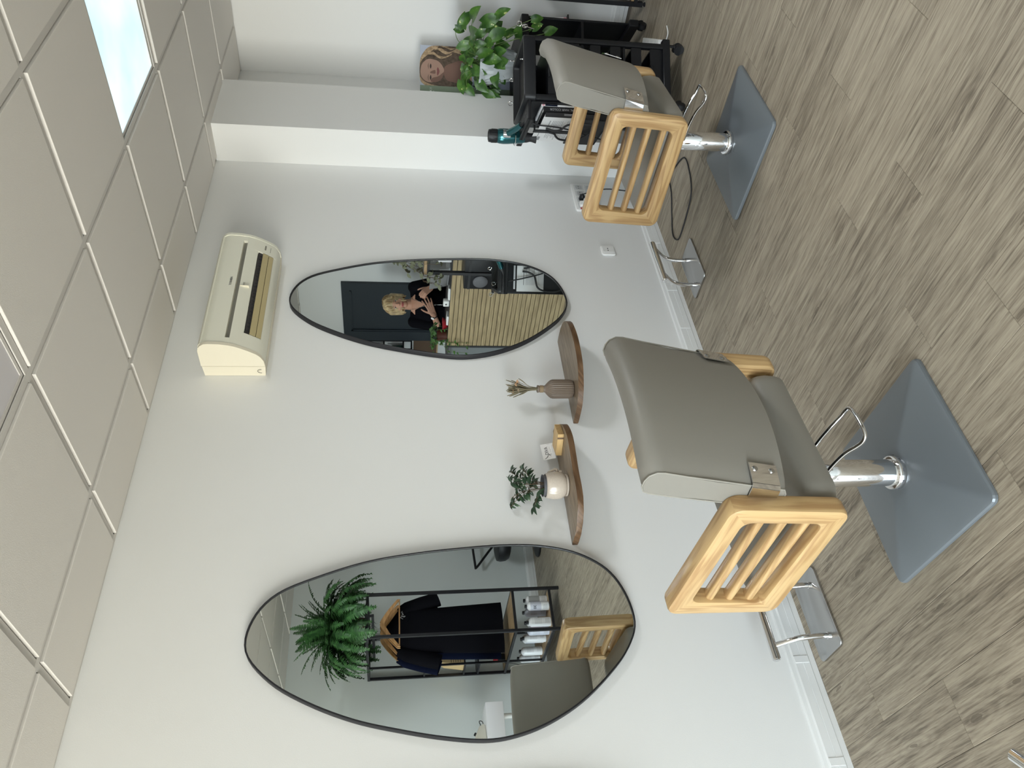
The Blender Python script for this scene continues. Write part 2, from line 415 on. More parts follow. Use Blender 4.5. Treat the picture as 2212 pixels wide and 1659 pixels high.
# floor: screed slab carrying vinyl planks laid at right angles to the mirror wall
fl = struct(obj('floor', bx2(B(), (XL-.2, YF-.15, -.12), (XD+.15, YB+.15, -.004)), m_floorbase))
PW, PL = 0.185, 1.22
pm = {}
def plank_mesh(l, wd):
    key = (round(l, 3), round(wd, 3))
    if key not in pm:
        bm = B(); g = .0006; t = .0011
        box(bm, (0, 0, -.002), (wd-g, l-g, .004))
        es = [e for e in bm.edges if all(v.co.z > -.001 for v in e.verts)]
        bmesh.ops.bevel(bm, geom=es, offset=t, segments=1, affect='EDGES')
        pm[key] = mesh_of('plank', bm, m_plank)
    return pm[key]
x0 = 1.99 - 40*PW; i = 0
offs = {0: .842, 1: 1.426, 2: .25, 3: 2.05, 4: .60, 5: 1.20, 6: .0, 7: 1.75}
k = 0; k0 = None
while True:
    xa = x0 + k*PW; xb = xa + PW
    if xa > XD: break
    k += 1
    a, b2 = max(xa, XL), min(xb, XD)
    if b2-a < .02 or a < -1.2: continue
    if k0 is None: k0 = a
    o = offs[(k*5+k//3) % 8]
    y = o - PL*math.ceil((o-YF)/PL)
    while y < YB:
        ya, yb = max(y, YF), min(y+PL, YB)
        if yb-ya > .03 and not (a > XR+.02 and ya > 1.5):
            if a > XR-.1: yb = min(yb, 1.56)
            if yb-ya > .02: put('plank', plank_mesh(yb-ya, b2-a), fl, ((a+b2)/2, (ya+yb)/2, 0))
        y += PL

bm = B(); xa = k0-PW; j = 0
while xa > XL:
    for i in range(-1, 4):
        ya, yb = max(YF, YF+PL*i+(j % 3)*.4), min(YB, YF+PL*(i+1)+(j % 3)*.4)
        if yb-ya > .05: bx2(bm, (xa+.0006, ya+.0006, -.004), (xa+PW-.0006, yb-.0006, 0))
    xa -= PW; j += 1
tag(obj('plank_field', bm, m_plank, fl), kind='stuff')

# ceiling: slab, lay-in tiles that hang a little below a grid of t-bars
ce = struct(obj('ceiling', bx2(B(), (XL-.2, YF-.15, HC+.06), (XD+.15, YB+.15, HC+.16)), m_dark))
GX, GY, G = 2.1986, 1.1769, .6
tmesh = {}
def tile_mesh(sx, sy, mt=None, drop=.009):
    key = (round(sx, 3), round(sy, 3), mt.name if mt else '')
    if key not in tmesh:
        bm = B()
        bx2(bm, (-sx/2, -sy/2, -drop), (sx/2, sy/2, .012))
        es = [e for e in bm.edges if all(v.co.z < -.001 for v in e.verts)]
        bmesh.ops.bevel(bm, geom=es, offset=.0015, segments=1, affect='EDGES')
        tmesh[key] = mesh_of('ceiling_tile', bm, mt or m_tile)
    return tmesh[key]
gap = .017
PANELS = ((1, 0), (-2, 0), (1, -2), (5, -3))
for ix in range(-12, 9):
    for iy in range(-7, 4):
        xa, xb = GX+G*ix, GX+G*(ix+1); ya, yb = GY+G*iy, GY+G*(iy+1)
        xa, xb, ya, yb = max(xa, XL+.012), min(xb, XD-.012), max(ya, YF+.012), min(yb, YB-.012)
        if xb-xa < .05 or yb-ya < .05: continue
        c = ((xa+xb)/2, (ya+yb)/2)
        if c[0] > XR-.3 and c[1] > 1.5:
            xb = min(xb, XR-.012)
            if xb-xa < .05: continue
            c = ((xa+xb)/2, c[1])
        if (ix, iy) in PANELS: continue
        sx, sy = xb-xa-2*gap, yb-ya-2*gap
        put('ceiling_tile', tile_mesh(sx, sy), ce, (c[0], c[1], HC+.001+random.uniform(-.0012, .0012)), (random.uniform(-.0015, .0015), random.uniform(-.0015, .0015), 0))
def tbar(a, b2): put('t_bar', mesh_of('t_bar', bx2(bx2(B(), a, b2), ((a[0]+b2[0])/2-(.004 if b2[0]-a[0] < .1 else (b2[0]-a[0])/2), (a[1]+b2[1])/2-(.004 if b2[1]-a[1] < .1 else (b2[1]-a[1])/2), b2[2]), ((a[0]+b2[0])/2+(.004 if b2[0]-a[0] < .1 else (b2[0]-a[0])/2), (a[1]+b2[1])/2+(.004 if b2[1]-a[1] < .1 else (b2[1]-a[1])/2), b2[2]+.05)), m_tbar), ce)
for iy in range(-5, 3):
    y = GY+G*iy; tbar((XL, y-.012, HC), (XD if y < 1.5 else XR, y+.012, HC+.004))
for ix in range(-11, 8):
    x = GX+G*ix
    for iy in range(-7, 4):
        ya, yb = max(GY+G*iy+.012, YF), min(GY+G*(iy+1)-.012, YB)
        if yb-ya < .04 or (x > XR and ya > 1.4): continue
        tbar((x-.012, ya, HC+.0005), (x+.012, yb, HC+.0045))

# the two lay-in light panels
def light_panel(ix, iy, lab, mt, lit):
    t = thing('ceiling_light', lab, 'light', (GX+G*(ix+.5), GY+G*(iy+.5), HC))
    bm = B(); s = (G-.028)/2
    for (a, b2) in (((-s, -s), (s, -s+.012)), ((-s, s-.012), (s, s)), ((-s, -s+.012), (-s+.012, s-.012)), ((s-.012, -s+.012), (s, s-.012))):
        bx2(bm, (a[0], a[1], .0055), (b2[0], b2[1], .03))
    obj('frame', bm, m_tbar, t)
    obj('diffuser', bx2(B(), (-s+.012, -s+.012, .008), (s-.012, s-.012, .026)), mt, t)
light_panel(1, 0, 'lit square ceiling panel printed with a pale blue cloudy sky', m_led, True)
light_panel(-2, 0, "unlit lilac-grey square panel in the ceiling at the picture's edge", m_panel_off, False)

light_panel(1, -2, 'plain white unseen ceiling panel added to light the middle of the room', P('added_panel_glow', (.8, .8, .8), .4, emit=((.93, .97, 1.0), ADDED_PANEL)), True)  # out-of-view panel added to brighten the floor and mirror wall
light_panel(5, -3, 'plain white unseen ceiling panel added to light the reception counter', P('added_panel_glow_soft', (.8, .8, .8), .4, emit=((.95, .97, 1.0), ADDED_PANEL*.06)), True)  # dim unseen panel, added as fill light for the reception bay

# walls
def wall(name, a, b2, m): return struct(obj(name, bx2(B(), a, b2), m))
wall('wall_back', (XL-.15, YB, 0), (XR+.15, YB+.12, HC+.05), m_wall)
wall('wall_front', (XL-.15, YF-.12, 0), (XD+.12, YF, HC+.05), m_sage)
wall('wall_right', (XR, 1.58, 0), (XD+.12, YB, HC+.05), m_wall)
wall('wall_recess', (XD, YF, 0), (XD+.12, 1.58, HC+.05), P('bay_paint', (.60, .625, .64), .75, spec=.3, bump=.12, bscale=320))
wall('wall_pillar', (4.127, 2.462, 0), (4.63, YB-.0005, HC+.05), m_wall)
# window wall: a low sill wall, a head and two end piers around one big shop window
bm = B()
bx2(bm, (XL-.15, YF, 0), (XL, YB, .18)); bx2(bm, (XL-.15, YF, 2.42), (XL, YB, HC+.05))
bx2(bm, (XL-.15, YF, .18), (XL, WY0, 2.42)); bx2(bm, (XL-.15, WY1, .18), (XL, YB, 2.42))
struct(obj('wall_left', bm, m_wall))
bm = B(); ys = [WY0+(WY1-WY0)*i/3 for i in range(4)]
for y in ys: bx2(bm, (XL-.10, y-.03 if y != ys[0] else y, .18), (XL-.04, y+.03 if y != ys[-1] else y, 2.42))
bx2(bm, (XL-.10, ys[0], .18), (XL-.04, ys[-1], .24)); bx2(bm, (XL-.10, ys[0], 2.36), (XL-.04, ys[-1], 2.42))
win = struct(obj('window_1', bm, m_alu))
for a, b2 in zip(ys[:-1], ys[1:]):
    obj('pane', bx2(B(), (XL-.075, a+.03, .24), (XL-.069, b2-.03, 2.36)), m_glass, win)

# ceiling edge angles
def trim(n, a, b2, m): return struct(obj(n, bx2(B(), a, b2), m))
def angle(n, p0, p1, nrm):
    """L-shaped edge profile along a wall from p0 to p1; nrm points into the room"""
    (xa, ya), (xb, yb) = p0, p1; bm = B()
    nx, ny = nrm
    bx2(bm, (min(xa, xb)+min(nx, 0)*.022, min(ya, yb)+min(ny, 0)*.022, HC-.0), (max(xa, xb)+max(nx, 0)*.022, max(ya, yb)+max(ny, 0)*.022, HC+.002))
    bx2(bm, (min(xa, xb)+min(nx, 0)*.003, min(ya, yb)+min(ny, 0)*.003, HC), (max(xa, xb)+max(nx, 0)*.003, max(ya, yb)+max(ny, 0)*.003, HC+.03))
    struct(obj(n, bm, m_tbar))
angle('trim_1', (XL, YB), (4.127, YB), (0, -1)); angle('trim_2', (4.127, YB), (4.127, 2.44), (-1, 0))
angle('trim_3', (4.127, 2.462), (4.63, 2.462), (0, -1)); angle('trim_4', (4.63, YB), (XR, YB), (0, -1))
angle('trim_5', (XR, YB), (XR, 1.58), (-1, 0)); angle('trim_6', (XL, YF), (XD, YF), (0, 1)); angle('trim_7', (XD, YF), (XD, 1.58), (-1, 0))

# skirting: two-part cable trunking with cover clips
def skirt(n, p0, p1, nrm, clips=()):
    (xa, ya), (xb, yb) = p0, p1; L = math.hypot(xb-xa, yb-ya)
    ang = math.atan2(yb-ya, xb-xa)
    s = 1 if (Vector((math.cos(ang+math.pi/2), math.sin(ang+math.pi/2))).dot(Vector(nrm)) > 0) else -1
    prof = [(0, 0), (.012, 0), (.013, .022), (.0165, .026), (.0165, .052), (.0150, .0535), (.0165, .055), (.0165, .082), (.012, .088), (.009, .100), (0, .103)]
    m = T(xa, ya, 0) @ RZ(ang)
    bm = B(); A = [bm.verts.new(m @ Vector((0, s*d, z))) for d, z in prof]; Z = [bm.verts.new(m @ Vector((L, s*d, z))) for d, z in prof]
    n2 = len(prof)
    for i in range(n2): bm.faces.new((A[i], A[(i+1) % n2], Z[(i+1) % n2], Z[i]))
    bm.faces.new(A); bm.faces.new(Z[::-1])
    o = struct(obj(n, bm, m_skirt, sm=20))
    for c in clips:
        b3 = B(); box(b3, (c, s*.0172, .0545), (.026, .0022, .056), m, .0006, 1); obj('cover_clip', b3, m_skirt, o)
skirt('baseboard_back', (XL, YB), (4.127, YB), (0, -1), [x-XL for x in (-2.2, -1.4, -.7, .03, .652, 1.008, 2.05, 2.769, 3.06, 3.467)])
skirt('baseboard_pillar_left', (4.127, YB), (4.127, 2.445), (-1, 0)); skirt('baseboard_pillar', (4.11, 2.462), (4.63, 2.462), (0, -1))
skirt('baseboard_right', (XR, YB), (XR, 1.58), (-1, 0), [YB-2.20])
skirt('baseboard_front', (XL, YF), (XD, YF), (0, 1)); skirt('baseboard_recess', (XD, -1.25), (XD, YF), (-1, 0))

# navy door in the reception bay
d = struct(obj('door_1', bx2(bx2(bx2(B(), (XD-.035, -1.20, 0), (XD+.01, -1.055, 2.115)), (XD-.035, -.43, 0), (XD+.01, -.328, 2.115)), (XD-.035, -1.055, 2.03), (XD+.01, -.43, 2.115)), m_navy))
obj('door_leaf', bx2(B(), (XD-.012, -1.055, .005), (XD+.01, -.43, 2.03)), m_navy, d)
bm = B(); bx2(bm, (XD-.028, -1.055, 0), (XD-.012, -1.035, 2.03)); bx2(bm, (XD-.028, -.45, 0), (XD-.012, -.43, 2.03)); bx2(bm, (XD-.028, -1.055, 2.01), (XD-.012, -.43, 2.03))
obj('door_stop', bm, m_navy, d)
bm = B(); cyl(bm, (XD-.012, -.49, 1.02), (XD-.05, -.49, 1.02), .01); tube(bm, [(XD-.05, -.49, 1.02), (XD-.055, -.53, 1.02), (XD-.055, -.60, 1.02)], .009); obj('door_handle', bm, m_steel, d)

# ================================================================== styling chairs
# local frame: x = sitter's right, y = forward, origin on the floor under the column
ARM_OUT = [(-.232, .743), (.262, .790), (.276, .451), (-.209, .417)]     # outer corners (y, z): top back, top front, bottom front, bottom back
ARM_IN = [(-.172, .694), (.200, .727), (.219, .510), (-.160, .478)]
AW, AT = .293, .054
def fillet(poly, r, k=6):
    out = []; n = len(poly)
    for i in range(n):
        p = Vector(poly[i]); a = (Vector(poly[i-1])-p).normalized(); b2 = (Vector(poly[(i+1) % n])-p).normalized()
        half = a.angle(b2)/2; d = r/math.tan(half)
        c = p+(a+b2).normalized()*(r/math.sin(half)); s, e = p+a*d, p+b2*d
        a0 = math.atan2(s.y-c.y, s.x-c.x); a1 = math.atan2(e.y-c.y, e.x-c.x)
        da = (a1-a0+math.pi) % (2*math.pi)-math.pi
        out.append([(c.x+r*math.cos(a0+da*j/k), c.y+r*math.sin(a0+da*j/k)) for j in range(k+1)])
    return out
def arm_bm(side):
    """mitred picture-frame of four wooden members with softened edges"""
    K = 6
    fo = fillet(ARM_OUT, .034, K); fi = fillet(ARM_IN, .026, K)
    x0, x1 = side*(AW-AT), side*AW
    bm = B(); uv = bm.loops.layers.uv.new('UVMap')
    # cross-section: outer edge -> inner edge, params (t across, x across thickness)
    e = .010
    prof = [(0, .5)]
    q = [(0.0, e), (.35*e, .35*e), (e, 0.0)]
    def ring_pt(o, i, t, dx):
        # t: metres from the outer edge towards the inner one (negative counts from the inner edge)
        O, I = Vector(o), Vector(i); L = (I-O).length; d = (I-O)/L
        p = O+d*(t if t >= 0 else L+t); return Vector((dx, p.x, p.y))
    sec = [(0, x0+side*e), (e*.3, x0+side*e*.3), (e, x0), (-e, x0), (-e*.3, x0+side*e*.3), (-1e-9, x0+side*e),
           (-1e-9, x1-side*e), (-e*.3, x1-side*e*.3), (-e, x1), (e, x1), (e*.3, x1-side*e*.3), (0, x1-side*e)]
    # four members, each from the middle of one corner to the middle of the next
    for mIdx in range(4):
        so, eo = fo[mIdx], fo[(mIdx+1) % 4]; si, ei = fi[mIdx], fi[(mIdx+1) % 4]
        h = K//2
        po = so[h:]+eo[:h+1]; pi = si[h:]+ei[:h+1]
        d = (Vector(ARM_OUT[(mIdx+1) % 4])-Vector(ARM_OUT[mIdx])).normalized()
        rings = [[bm.verts.new(ring_pt(o, i2, t, x)) for (t, x) in sec] for o, i2 in zip(po, pi)]
        fs = []
        n = len(sec)
        for A, Z in zip(rings[:-1], rings[1:]):
            for j in range(n): fs.append(bm.faces.new((A[j], A[(j+1) % n], Z[(j+1) % n], Z[j])))
        fs.append(bm.faces.new(rings[0])); fs.append(bm.faces.new(rings[-1][::-1]))
        for f in fs:
            for l in f.loops:
                p = l.vert.co; yz = Vector((p.y, p.z))
                l[uv].uv = (yz.dot(d)+mIdx*3.1+side, yz.dot(Vector((-d.y, d.x)))+p.x*.8+mIdx*1.7)
    bmesh.ops.recalc_face_normals(bm, faces=bm.faces[:])
    return bm
def raw_mesh(name, bm, m, sm=38):
    me = bpy.data.meshes.new(name); bm.to_mesh(me); bm.free(); me.materials.append(m)
    for p in me.polygons: p.use_smooth = True
    me.set_sharp_from_angle(angle=R(sm)); return me

BACK = [(-.243, .592), (-.250, .625), (-.264, .69), (-.284, .78), (-.303, .865), (-.318, .925), (-.319, .945), (-.308, .962), (-.290, .970), (-.268, .972), (-.250, .965), (-.240, .948),
        (-.226, .89), (-.208, .80), (-.190, .71), (-.176, .64), (-.170, .605), (-.176, .590), (-.195, .582), (-.225, .583)]
BHW = .243
def back_bm():
    bm = B(); N = 24; cols = []
    def off(n): return -.046*(1-(n/BHW)**2)
    for i in range(N+1):
        n = -BHW+2*BHW*i/N; sh = .0
        # slight pull-in of the outline on the last few columns gives a soft edge
        edge = min(i, N-i); pull = {0: .006, 1: .0015}.get(edge, 0)
        cs, cz = -.245, .775
        col = []
        for s, z in BACK:
            zz = z + (.004*(1-(n/BHW)**2) if z > .9 else 0) - (.012*(1-(n/BHW)**2) if z < .63 else 0)
            L = Vector((cs-s, cz-zz)); L.normalize()
            col.append(bm.verts.new((n, s+off(n)+L.x*pull, zz+L.y*pull)))
        cols.append(col)
    m = len(BACK)
    for A, Z in zip(cols[:-1], cols[1:]):
        for j in range(m): bm.faces.new((A[j], A[(j+1) % m], Z[(j+1) % m], Z[j]))
    for col in (cols[0], cols[-1]): bm.faces.new(col)
    return bm
def cushion_bm(w_, y0, y1, z0, z1, r=.03, crown=.008):
    """upholstered seat block: rounded plan, rounded rim and a slightly crowned top"""
    bm = B(); cy = (y0+y1)/2; l = y1-y0; rings = []
    spec = [(-.020, z0), (-.004, z0+.006), (0, z0+.02), (.003, (z0+z1)/2), (0, z1-.024), (-.006, z1-.010), (-.018, z1-.002), (-.06, z1+crown*.5), (-.13, z1+crown)]
    for d, z in spec:
        rings.append([bm.verts.new((x, y, z)) for x, y in rrect(w_+2*d, l+2*d, max(.012, .05+d), 6, 0, cy)])
    n = len(rings[0])
    for A, Z in zip(rings[:-1], rings[1:]):
        for j in range(n): bm.faces.new((A[j], A[(j+1) % n], Z[(j+1) % n], Z[j]))
    bm.faces.new(rings[0][::-1]); bm.faces.new(rings[-1]); return bm

def make_chair(loc, rz, label):
    t = thing('styling_chair', label, 'chair', loc, rz, 'taupe styling chairs with slatted wooden arms')
    # weighted base: a low four-sided pyramid
    bm = B(); rings = []
    for hw, z, r in ((.246, 0, .022), (.250, .002, .024), (.250, .010, .024), (.247, .0155, .022), (.238, .0195, .018), (.072, .050, .012), (.060, .0515, .012)):
        rings.append([bm.verts.new((x, y, z)) for x, y in rrect(2*hw, 2*hw, r, 4)])
    n = len(rings[0])
    for A, Z in zip(rings[:-1], rings[1:]):
        for j in range(n): bm.faces.new((A[j], A[(j+1) % n], Z[(j+1) % n], Z[j]))
    bm.faces.new(rings[0][::-1]); bm.faces.new(rings[-1])
    base = obj('base', bm, m_base, t, rot=(0, 0, R(-1.5)-rz), sm=14)
    col = obj('column', lathe(B(), [(.0405, .052), (.0405, .318), (.0375, .322)], 32), m_chrome, t)
    obj('piston', cyl(B(), (0, 0, .30), (0, 0, .405), .034, n=28), m_chrome, t)
    ring = obj('collar', lathe(B(), [(.042, .0505), (.051, .0505), (.0525, .056), (.0525, .068), (.050, .073), (.042, .074)], 36), m_chrome, t)
    bm = B()
    for a in range(0, 360, 40): box(bm, (.0527, 0, .062), (.0012, .010, .005), RZ(R(a)))
    tag(obj('collar_slot', bm, m_dkgrey, ring), kind='stuff')
    bm = B(); box(bm, (0, 0, .403), (.24, .26, .014), None, .004, 1); cyl(bm, (0, 0, .37), (0, 0, .398), .055); obj('seat_plate', bm, m_black, t)
    # foot pump lever: one bent chrome rod
    pts = smooth([(.048, -.02, .330), (.048, -.09, .322), (.050, -.150, .308), (.056, -.190, .290), (.058, -.214, .284), (.046, -.232, .283), (0, -.237, .283), (-.046, -.232, .283), (-.058, -.214, .284), (-.056, -.190, .290), (-.050, -.150, .308), (-.048, -.09, .322), (-.048, -.02, .330)], 5)
    obj('pump_lever', tube(B(), pts, .0058, 10), m_chrome, t, sm=60)
    obj('seat', cushion_bm(.468, -.205, .300, .416, .512), m_leather, t, sm=50)
    bk = obj('backrest', back_bm(), m_leather, t, sm=50)
    for s in (-1, 1):
        p = [(s*(BHW-.001), a, b2) for a, b2 in BACK]
        q = [Vector((x, y+(-.245-y)*.018, z+(.775-z)*.018)) for x, y, z in p]
        obj('seam', tube(B(), q, .0022, 6, closed=True), m_seam, bk)
        # fixing bracket from backrest to arm
        bm = B()
        def by(n): return -.250-.046*(1-(n/BHW)**2)
        mB = T(0, 0, 0)
        z0, z1 = .612, .690
        A = [(.190, by(.190)-.004), (.215, by(.215)-.004), (.240, by(.240)-.0045), (.2475, by(.2475)+.000), (.2485, -.235), (.2485, -.205)]
        for (n0, y0), (n1, y1) in zip(A[:-1], A[1:]):
            v = []
            for n_, y_ in ((n0, y0), (n1, y1)):
                for z_ in (z0, z1):
                    sl = -.245*(z_-.612)*.9 if n_ < .2478 else 0
                    v.append(Vector((s*n_, y_+(sl), z_)))
            for dz, dd in ((0, 0),):
                a, b2, c, d2 = v
                nrm = (b2-a).cross(c-a).normalized()*.003
                if nrm.y > 0: nrm = -nrm
                q8 = [bm.verts.new(x) for x in (a, b2, d2, c)]+[bm.verts.new(x+nrm) for x in (a, b2, d2, c)]
                bm.faces.new(q8[:4]); bm.faces.new(q8[4:][::-1])
                for j in range(4): bm.faces.new((q8[j], q8[(j+1) % 4], q8[4+(j+1) % 4], q8[4+j]))
        br = obj('bracket', bm, m_chrome, t)
        for z_ in (.628, .676):
            bm = B(); ball(bm, (s*.205, by(.205)-.006-.22*(z_-.612), z_), .0085, 14, 8, (1, .6, 1)); obj('screw', bm, m_steel, br)
        arm = put('armrest', raw_mesh('armrest', arm_bm(s), m_oak), t)
        for (zb, zf) in ((.640, .668), (.576, .608), (.511, .546)):
            bm = B(); xm = s*(AW-AT/2-.002)
            a = Vector((xm, -.172, zb)); b2 = Vector((xm, .226, zf))
            d = (b2-a).normalized(); m = frame((a+b2)/2, (1, 0, 0), d.cross(Vector((1, 0, 0)))*-1)
            prism(bm, rrect(.036, .0235, .0105, 4), -(b2-a).length/2, (b2-a).length/2, m)
            obj('slat', bm, m_oak, arm, grain=1)
    return t
chair_a = make_chair((1.215, 1.78, 0), R(4.16), 'nearer taupe styling chair with slatted wooden arms, in front of the large left mirror')
chair_b = dup(chair_a, (3.02, 1.77, 0), R(6.5), 'farther taupe styling chair with slatted wooden arms, beside the black trolley')
for ch in chair_b.children:
    if ch.name.startswith('base'): ch.rotation_euler.z = R(-.6)-R(6.5)
    elif not ch.name.startswith(('column', 'collar')): ch.location.z -= .043

# ================================================================== steel footrests
def make_footrest(loc, rz, label, lean=-.07):
    t = thing('footrest', label, 'footrest', loc, rz, 'chrome footrests on the floor')
    obj('plate', prism(B(), rrect(.305, .172, .022, 5), 0, .009, None, .0015, 2), m_steel, t)
    for s in (-1, 1):
        p = smooth([(s*.098, -lean*.45, .008), (s*.098, -lean*.45, .07), (s*.098, -lean*.22, .135), (s*.098, lean*.45, .192)], 6)
        leg = obj('leg', tube(B(), p, .0105, 12), m_chrome, t, sm=60)
        obj('collar', cyl(B(), (s*.098, -lean*.45, .009), (s*.098, -lean*.45, .020), .0125), m_chrome, leg)
    bm = B(); cyl(bm, (-.152, lean*.5, .203), (.152, lean*.5, .203), .0155, n=24)
    bmesh.ops.bevel(bm, geom=[e for e in bm.edges if abs(e.verts[0].co.x-e.verts[1].co.x) < 1e-5], offset=.004, segments=2, affect='EDGES')
    obj('foot_bar', bm, m_chrome, t)
    return t
f2 = make_footrest((3.012, 2.497, 0), R(.3), 'polished steel footrest between the farther chair and the wall')
dup(f2, (1.122, 2.552, 0), R(180.5), 'polished steel footrest under the front of the nearer chair, against the skirting')
dup(f2, (.262, 1.60, 0), R(44), 'chrome footrest whose bar end pokes into the lower corner of the picture')

# ================================================================== mirrors
OUT = [(1.136, 2.055), (1.252, 2.045), (1.349, 1.967), (1.418, 1.807), (1.468, 1.639), (1.495, 1.464), (1.511, 1.285), (1.519, 1.102), (1.507, .955), (1.470, .829), (1.400, .729), (1.300, .675), (1.178, .660), (1.082, .704), (.994, .787), (.903, .903), (.839, 1.026), (.804, 1.141), (.794, 1.25), (.811, 1.386), (.844, 1.537), (.886, 1.687), (.952, 1.84), (1.031, 1.967)]
def make_mirror(dx, label):
    cx, cz = 1.157, 1.30
    t = thing('wall_mirror', label, 'mirror', (cx+dx, YB, cz), 0, 'black-rimmed pebble-shaped mirrors')
    pts = [p.xz for p in smooth([(x-cx, 0, z-cz) for x, z in OUT], 5, closed=True)]
    n = len(pts)
    nr = [(pts[(i+1) % n]-pts[i-1]).normalized() for i in range(n)]
    nin = [Vector((-q.y, q.x)) for q in nr]
    if sum(nin[i].dot(-pts[i]) for i in range(n)) < 0: nin = [-q for q in nin]
    bm = B(); rings = []
    for d, y in ((0, -.001), (0, -.029), (.0008, -.030), (.0055, -.030), (.006, -.029), (.006, -.022), (.012, -.022), (.012, -.001)):
        rings.append([bm.verts.new((p.x+q.x*d, y, p.y+q.y*d)) for p, q in zip(pts, nin)])
    for k in range(len(rings)):
        A, Z = rings[k], rings[(k+1) % len(rings)]
        for j in range(n): bm.faces.new((A[j], A[(j+1) % n], Z[(j+1) % n], Z[j]))
    obj('rim', bm, m_black, t, sm=40)
    bm = B()
    prism(bm, [(p.x+q.x*.0062, p.y+q.y*.0062) for p, q in zip(pts, nin)], .003, .0245, Matrix(((1, 0, 0, 0), (0, 0, -1, 0), (0, 1, 0, 0), (0, 0, 0, 1))))
    obj('mirror_glass', bm, m_mirror, t, sm=30)
make_mirror(0, 'large black-rimmed pebble mirror behind the nearer chair, reflecting a fern')
make_mirror(1.742, 'black-rimmed pebble mirror below the air conditioner, reflecting a woman')
make_mirror(-.862, "sliver of a third black-rimmed mirror at the picture's very edge")

# ================================================================== air conditioner
AX0, AX1, AZ = 2.428, 3.195, 2.118
ac = thing('air_conditioner', 'ivory wall-mounted air conditioner with yellowed louvers below the ceiling', 'air conditioner', ((AX0+AX1)/2, YB, AZ))
def acprof(pr, xa, xb, m, name, inset=0):
    bm = B(); mm = Matrix(((0, 0, 1, 0), (-1, 0, 0, YB), (0, 1, 0, AZ), (0, 0, 0, 1)))
    prism(bm, pr, xa, xb, mm); return obj(name, bm, m, ac, world=True, sm=30)
front = [(.174, .091), (.184, .110), (.191, .132), (.194, .142), (.180, .143), (.180, .160), (.196, .161), (.200, .185), (.201, .225), (.199, .240), (.188, .257), (.176, .266), (.160, .270)]
bodyp = [(.060, .003), (.098, .006), (.118, .014), (.130, .024), (.120, .038), (.136, .078), (.158, .094)] + front + [(.060, .272)]
acprof(bodyp, AX0+.014, AX1-.014, m_ac, 'housing')
acprof([(.001, .006), (.0600, .001), (.0600, .272), (.001, .268)], AX0+.002, AX1-.004, m_ac_side, 'back_plate')
endp = [(.064, .001), (.098, .004), (.124, .016), (.140, .030), (.158, .058), (.176, .090), (.188, .114), (.196, .140), (.203, .180), (.204, .226), (.202, .242), (.190, .260), (.177, .269), (.160, .274), (.064, .274)]
acprof(endp, AX0, AX0+.016, m_ac_side, 'end_cap'); acprof(endp, AX1-.016, AX1, m_ac, 'end_cap')
acprof([(.0600, .004), (.0640, .003), (.0640, .272), (.0600, .272)], AX0+.008, AX1-.008, m_ac_slot, 'seam_gap')
acprof([(.155, .268), (.158, .276), (.178, .2715), (.192, .261), (.188, .255)], AX0+.016, AX1-.016, m_ac, 'top_lip')
acprof([(.178, .1435), (.1815, .1435), (.1815, .1595), (.178, .1595)], AX0+.05, AX1-.05, m_ac_slot, 'front_slot')
for s, a in ((AX0+.016, AX0+.05), (AX1-.05, AX1-.016)): acprof([(.178, .141), (.1945, .141), (.1965, .162), (.178, .162)], s, a, m_ac, 'slot_end')
acprof([(.122, .038), (.128, .034), (.166, .088), (.160, .092)], AX0+.10, AX1-.10, m_dark, 'outlet')
for p in ([(.1310, .0245), (.1350, .0235), (.1470, .0425), (.1435, .0450)], [(.1450, .0460), (.1495, .0445), (.1640, .0675), (.1605, .0700)]):
    acprof(p, AX0+.105, AX1-.105, m_ac_gold, 'louver')
for a, b2 in ((AX0+.016, AX0+.10), (AX1-.10, AX1-.016)):
    acprof([(.118, .014), (.136, .026), (.157, .058), (.174, .088), (.184, .110), (.150, .106), (.116, .034)], a, b2, m_ac, 'lower_panel')
for i in range(22):
    x = AX0+.125+i*(AX1-AX0-.25)/21; obj('vane', bx2(B(), (x-.0012, YB-.164, AZ+.070), (x+.0012, YB-.156, AZ+.088)), m_softblack, ac, world=True)
mF = frame(((AX0+AX1)/2+.03, YB-.2013, AZ+.182), (1, 0, 0), (0, 0, 1))
text('logo_text', 'TOSHIBA', .0145, m_dkgrey, ac, mF, ext=.0003, sx=1.0)
bm = B(); bx2(bm, ((AX0+AX1)/2+.012, YB-.1925, AZ+.126), ((AX0+AX1)/2+.034, YB-.1905, AZ+.1275)); bx2(bm, ((AX0+AX1)/2+.012, YB-.1915, AZ+.121), ((AX0+AX1)/2+.034, YB-.1895, AZ+.122))
obj('badge_line', bm, m_ac_slot, ac, world=True)
bm = B(); bx2(bm, ((AX0+AX1)/2+.006, YB-.1965, AZ+.100), ((AX0+AX1)/2+.0072, YB-.178, AZ+.140)); obj('panel_tab', bm, m_ac_side, ac, world=True)
obj('indicator', bx2(B(), (AX1-.075, YB-.162, AZ+.059), (AX1-.045, YB-.1565, AZ+.065)), m_ac_slot, ac, world=True)
obj('indicator', bx2(B(), (AX1-.078, YB-.147, AZ+.039), (AX1-.042, YB-.1445, AZ+.0405)), m_ac_slot, ac, world=True)
bm = B(); tube(bm, [(AX0-.0005, YB-.02+.0*math.cos(a)-.012-.011*math.cos(a), AZ+.02+.018*math.sin(a)) for a in [R(x) for x in range(0, 181, 15)]], .0011, 6); obj('knockout_line', bm, m_ac_slot, ac, world=True)

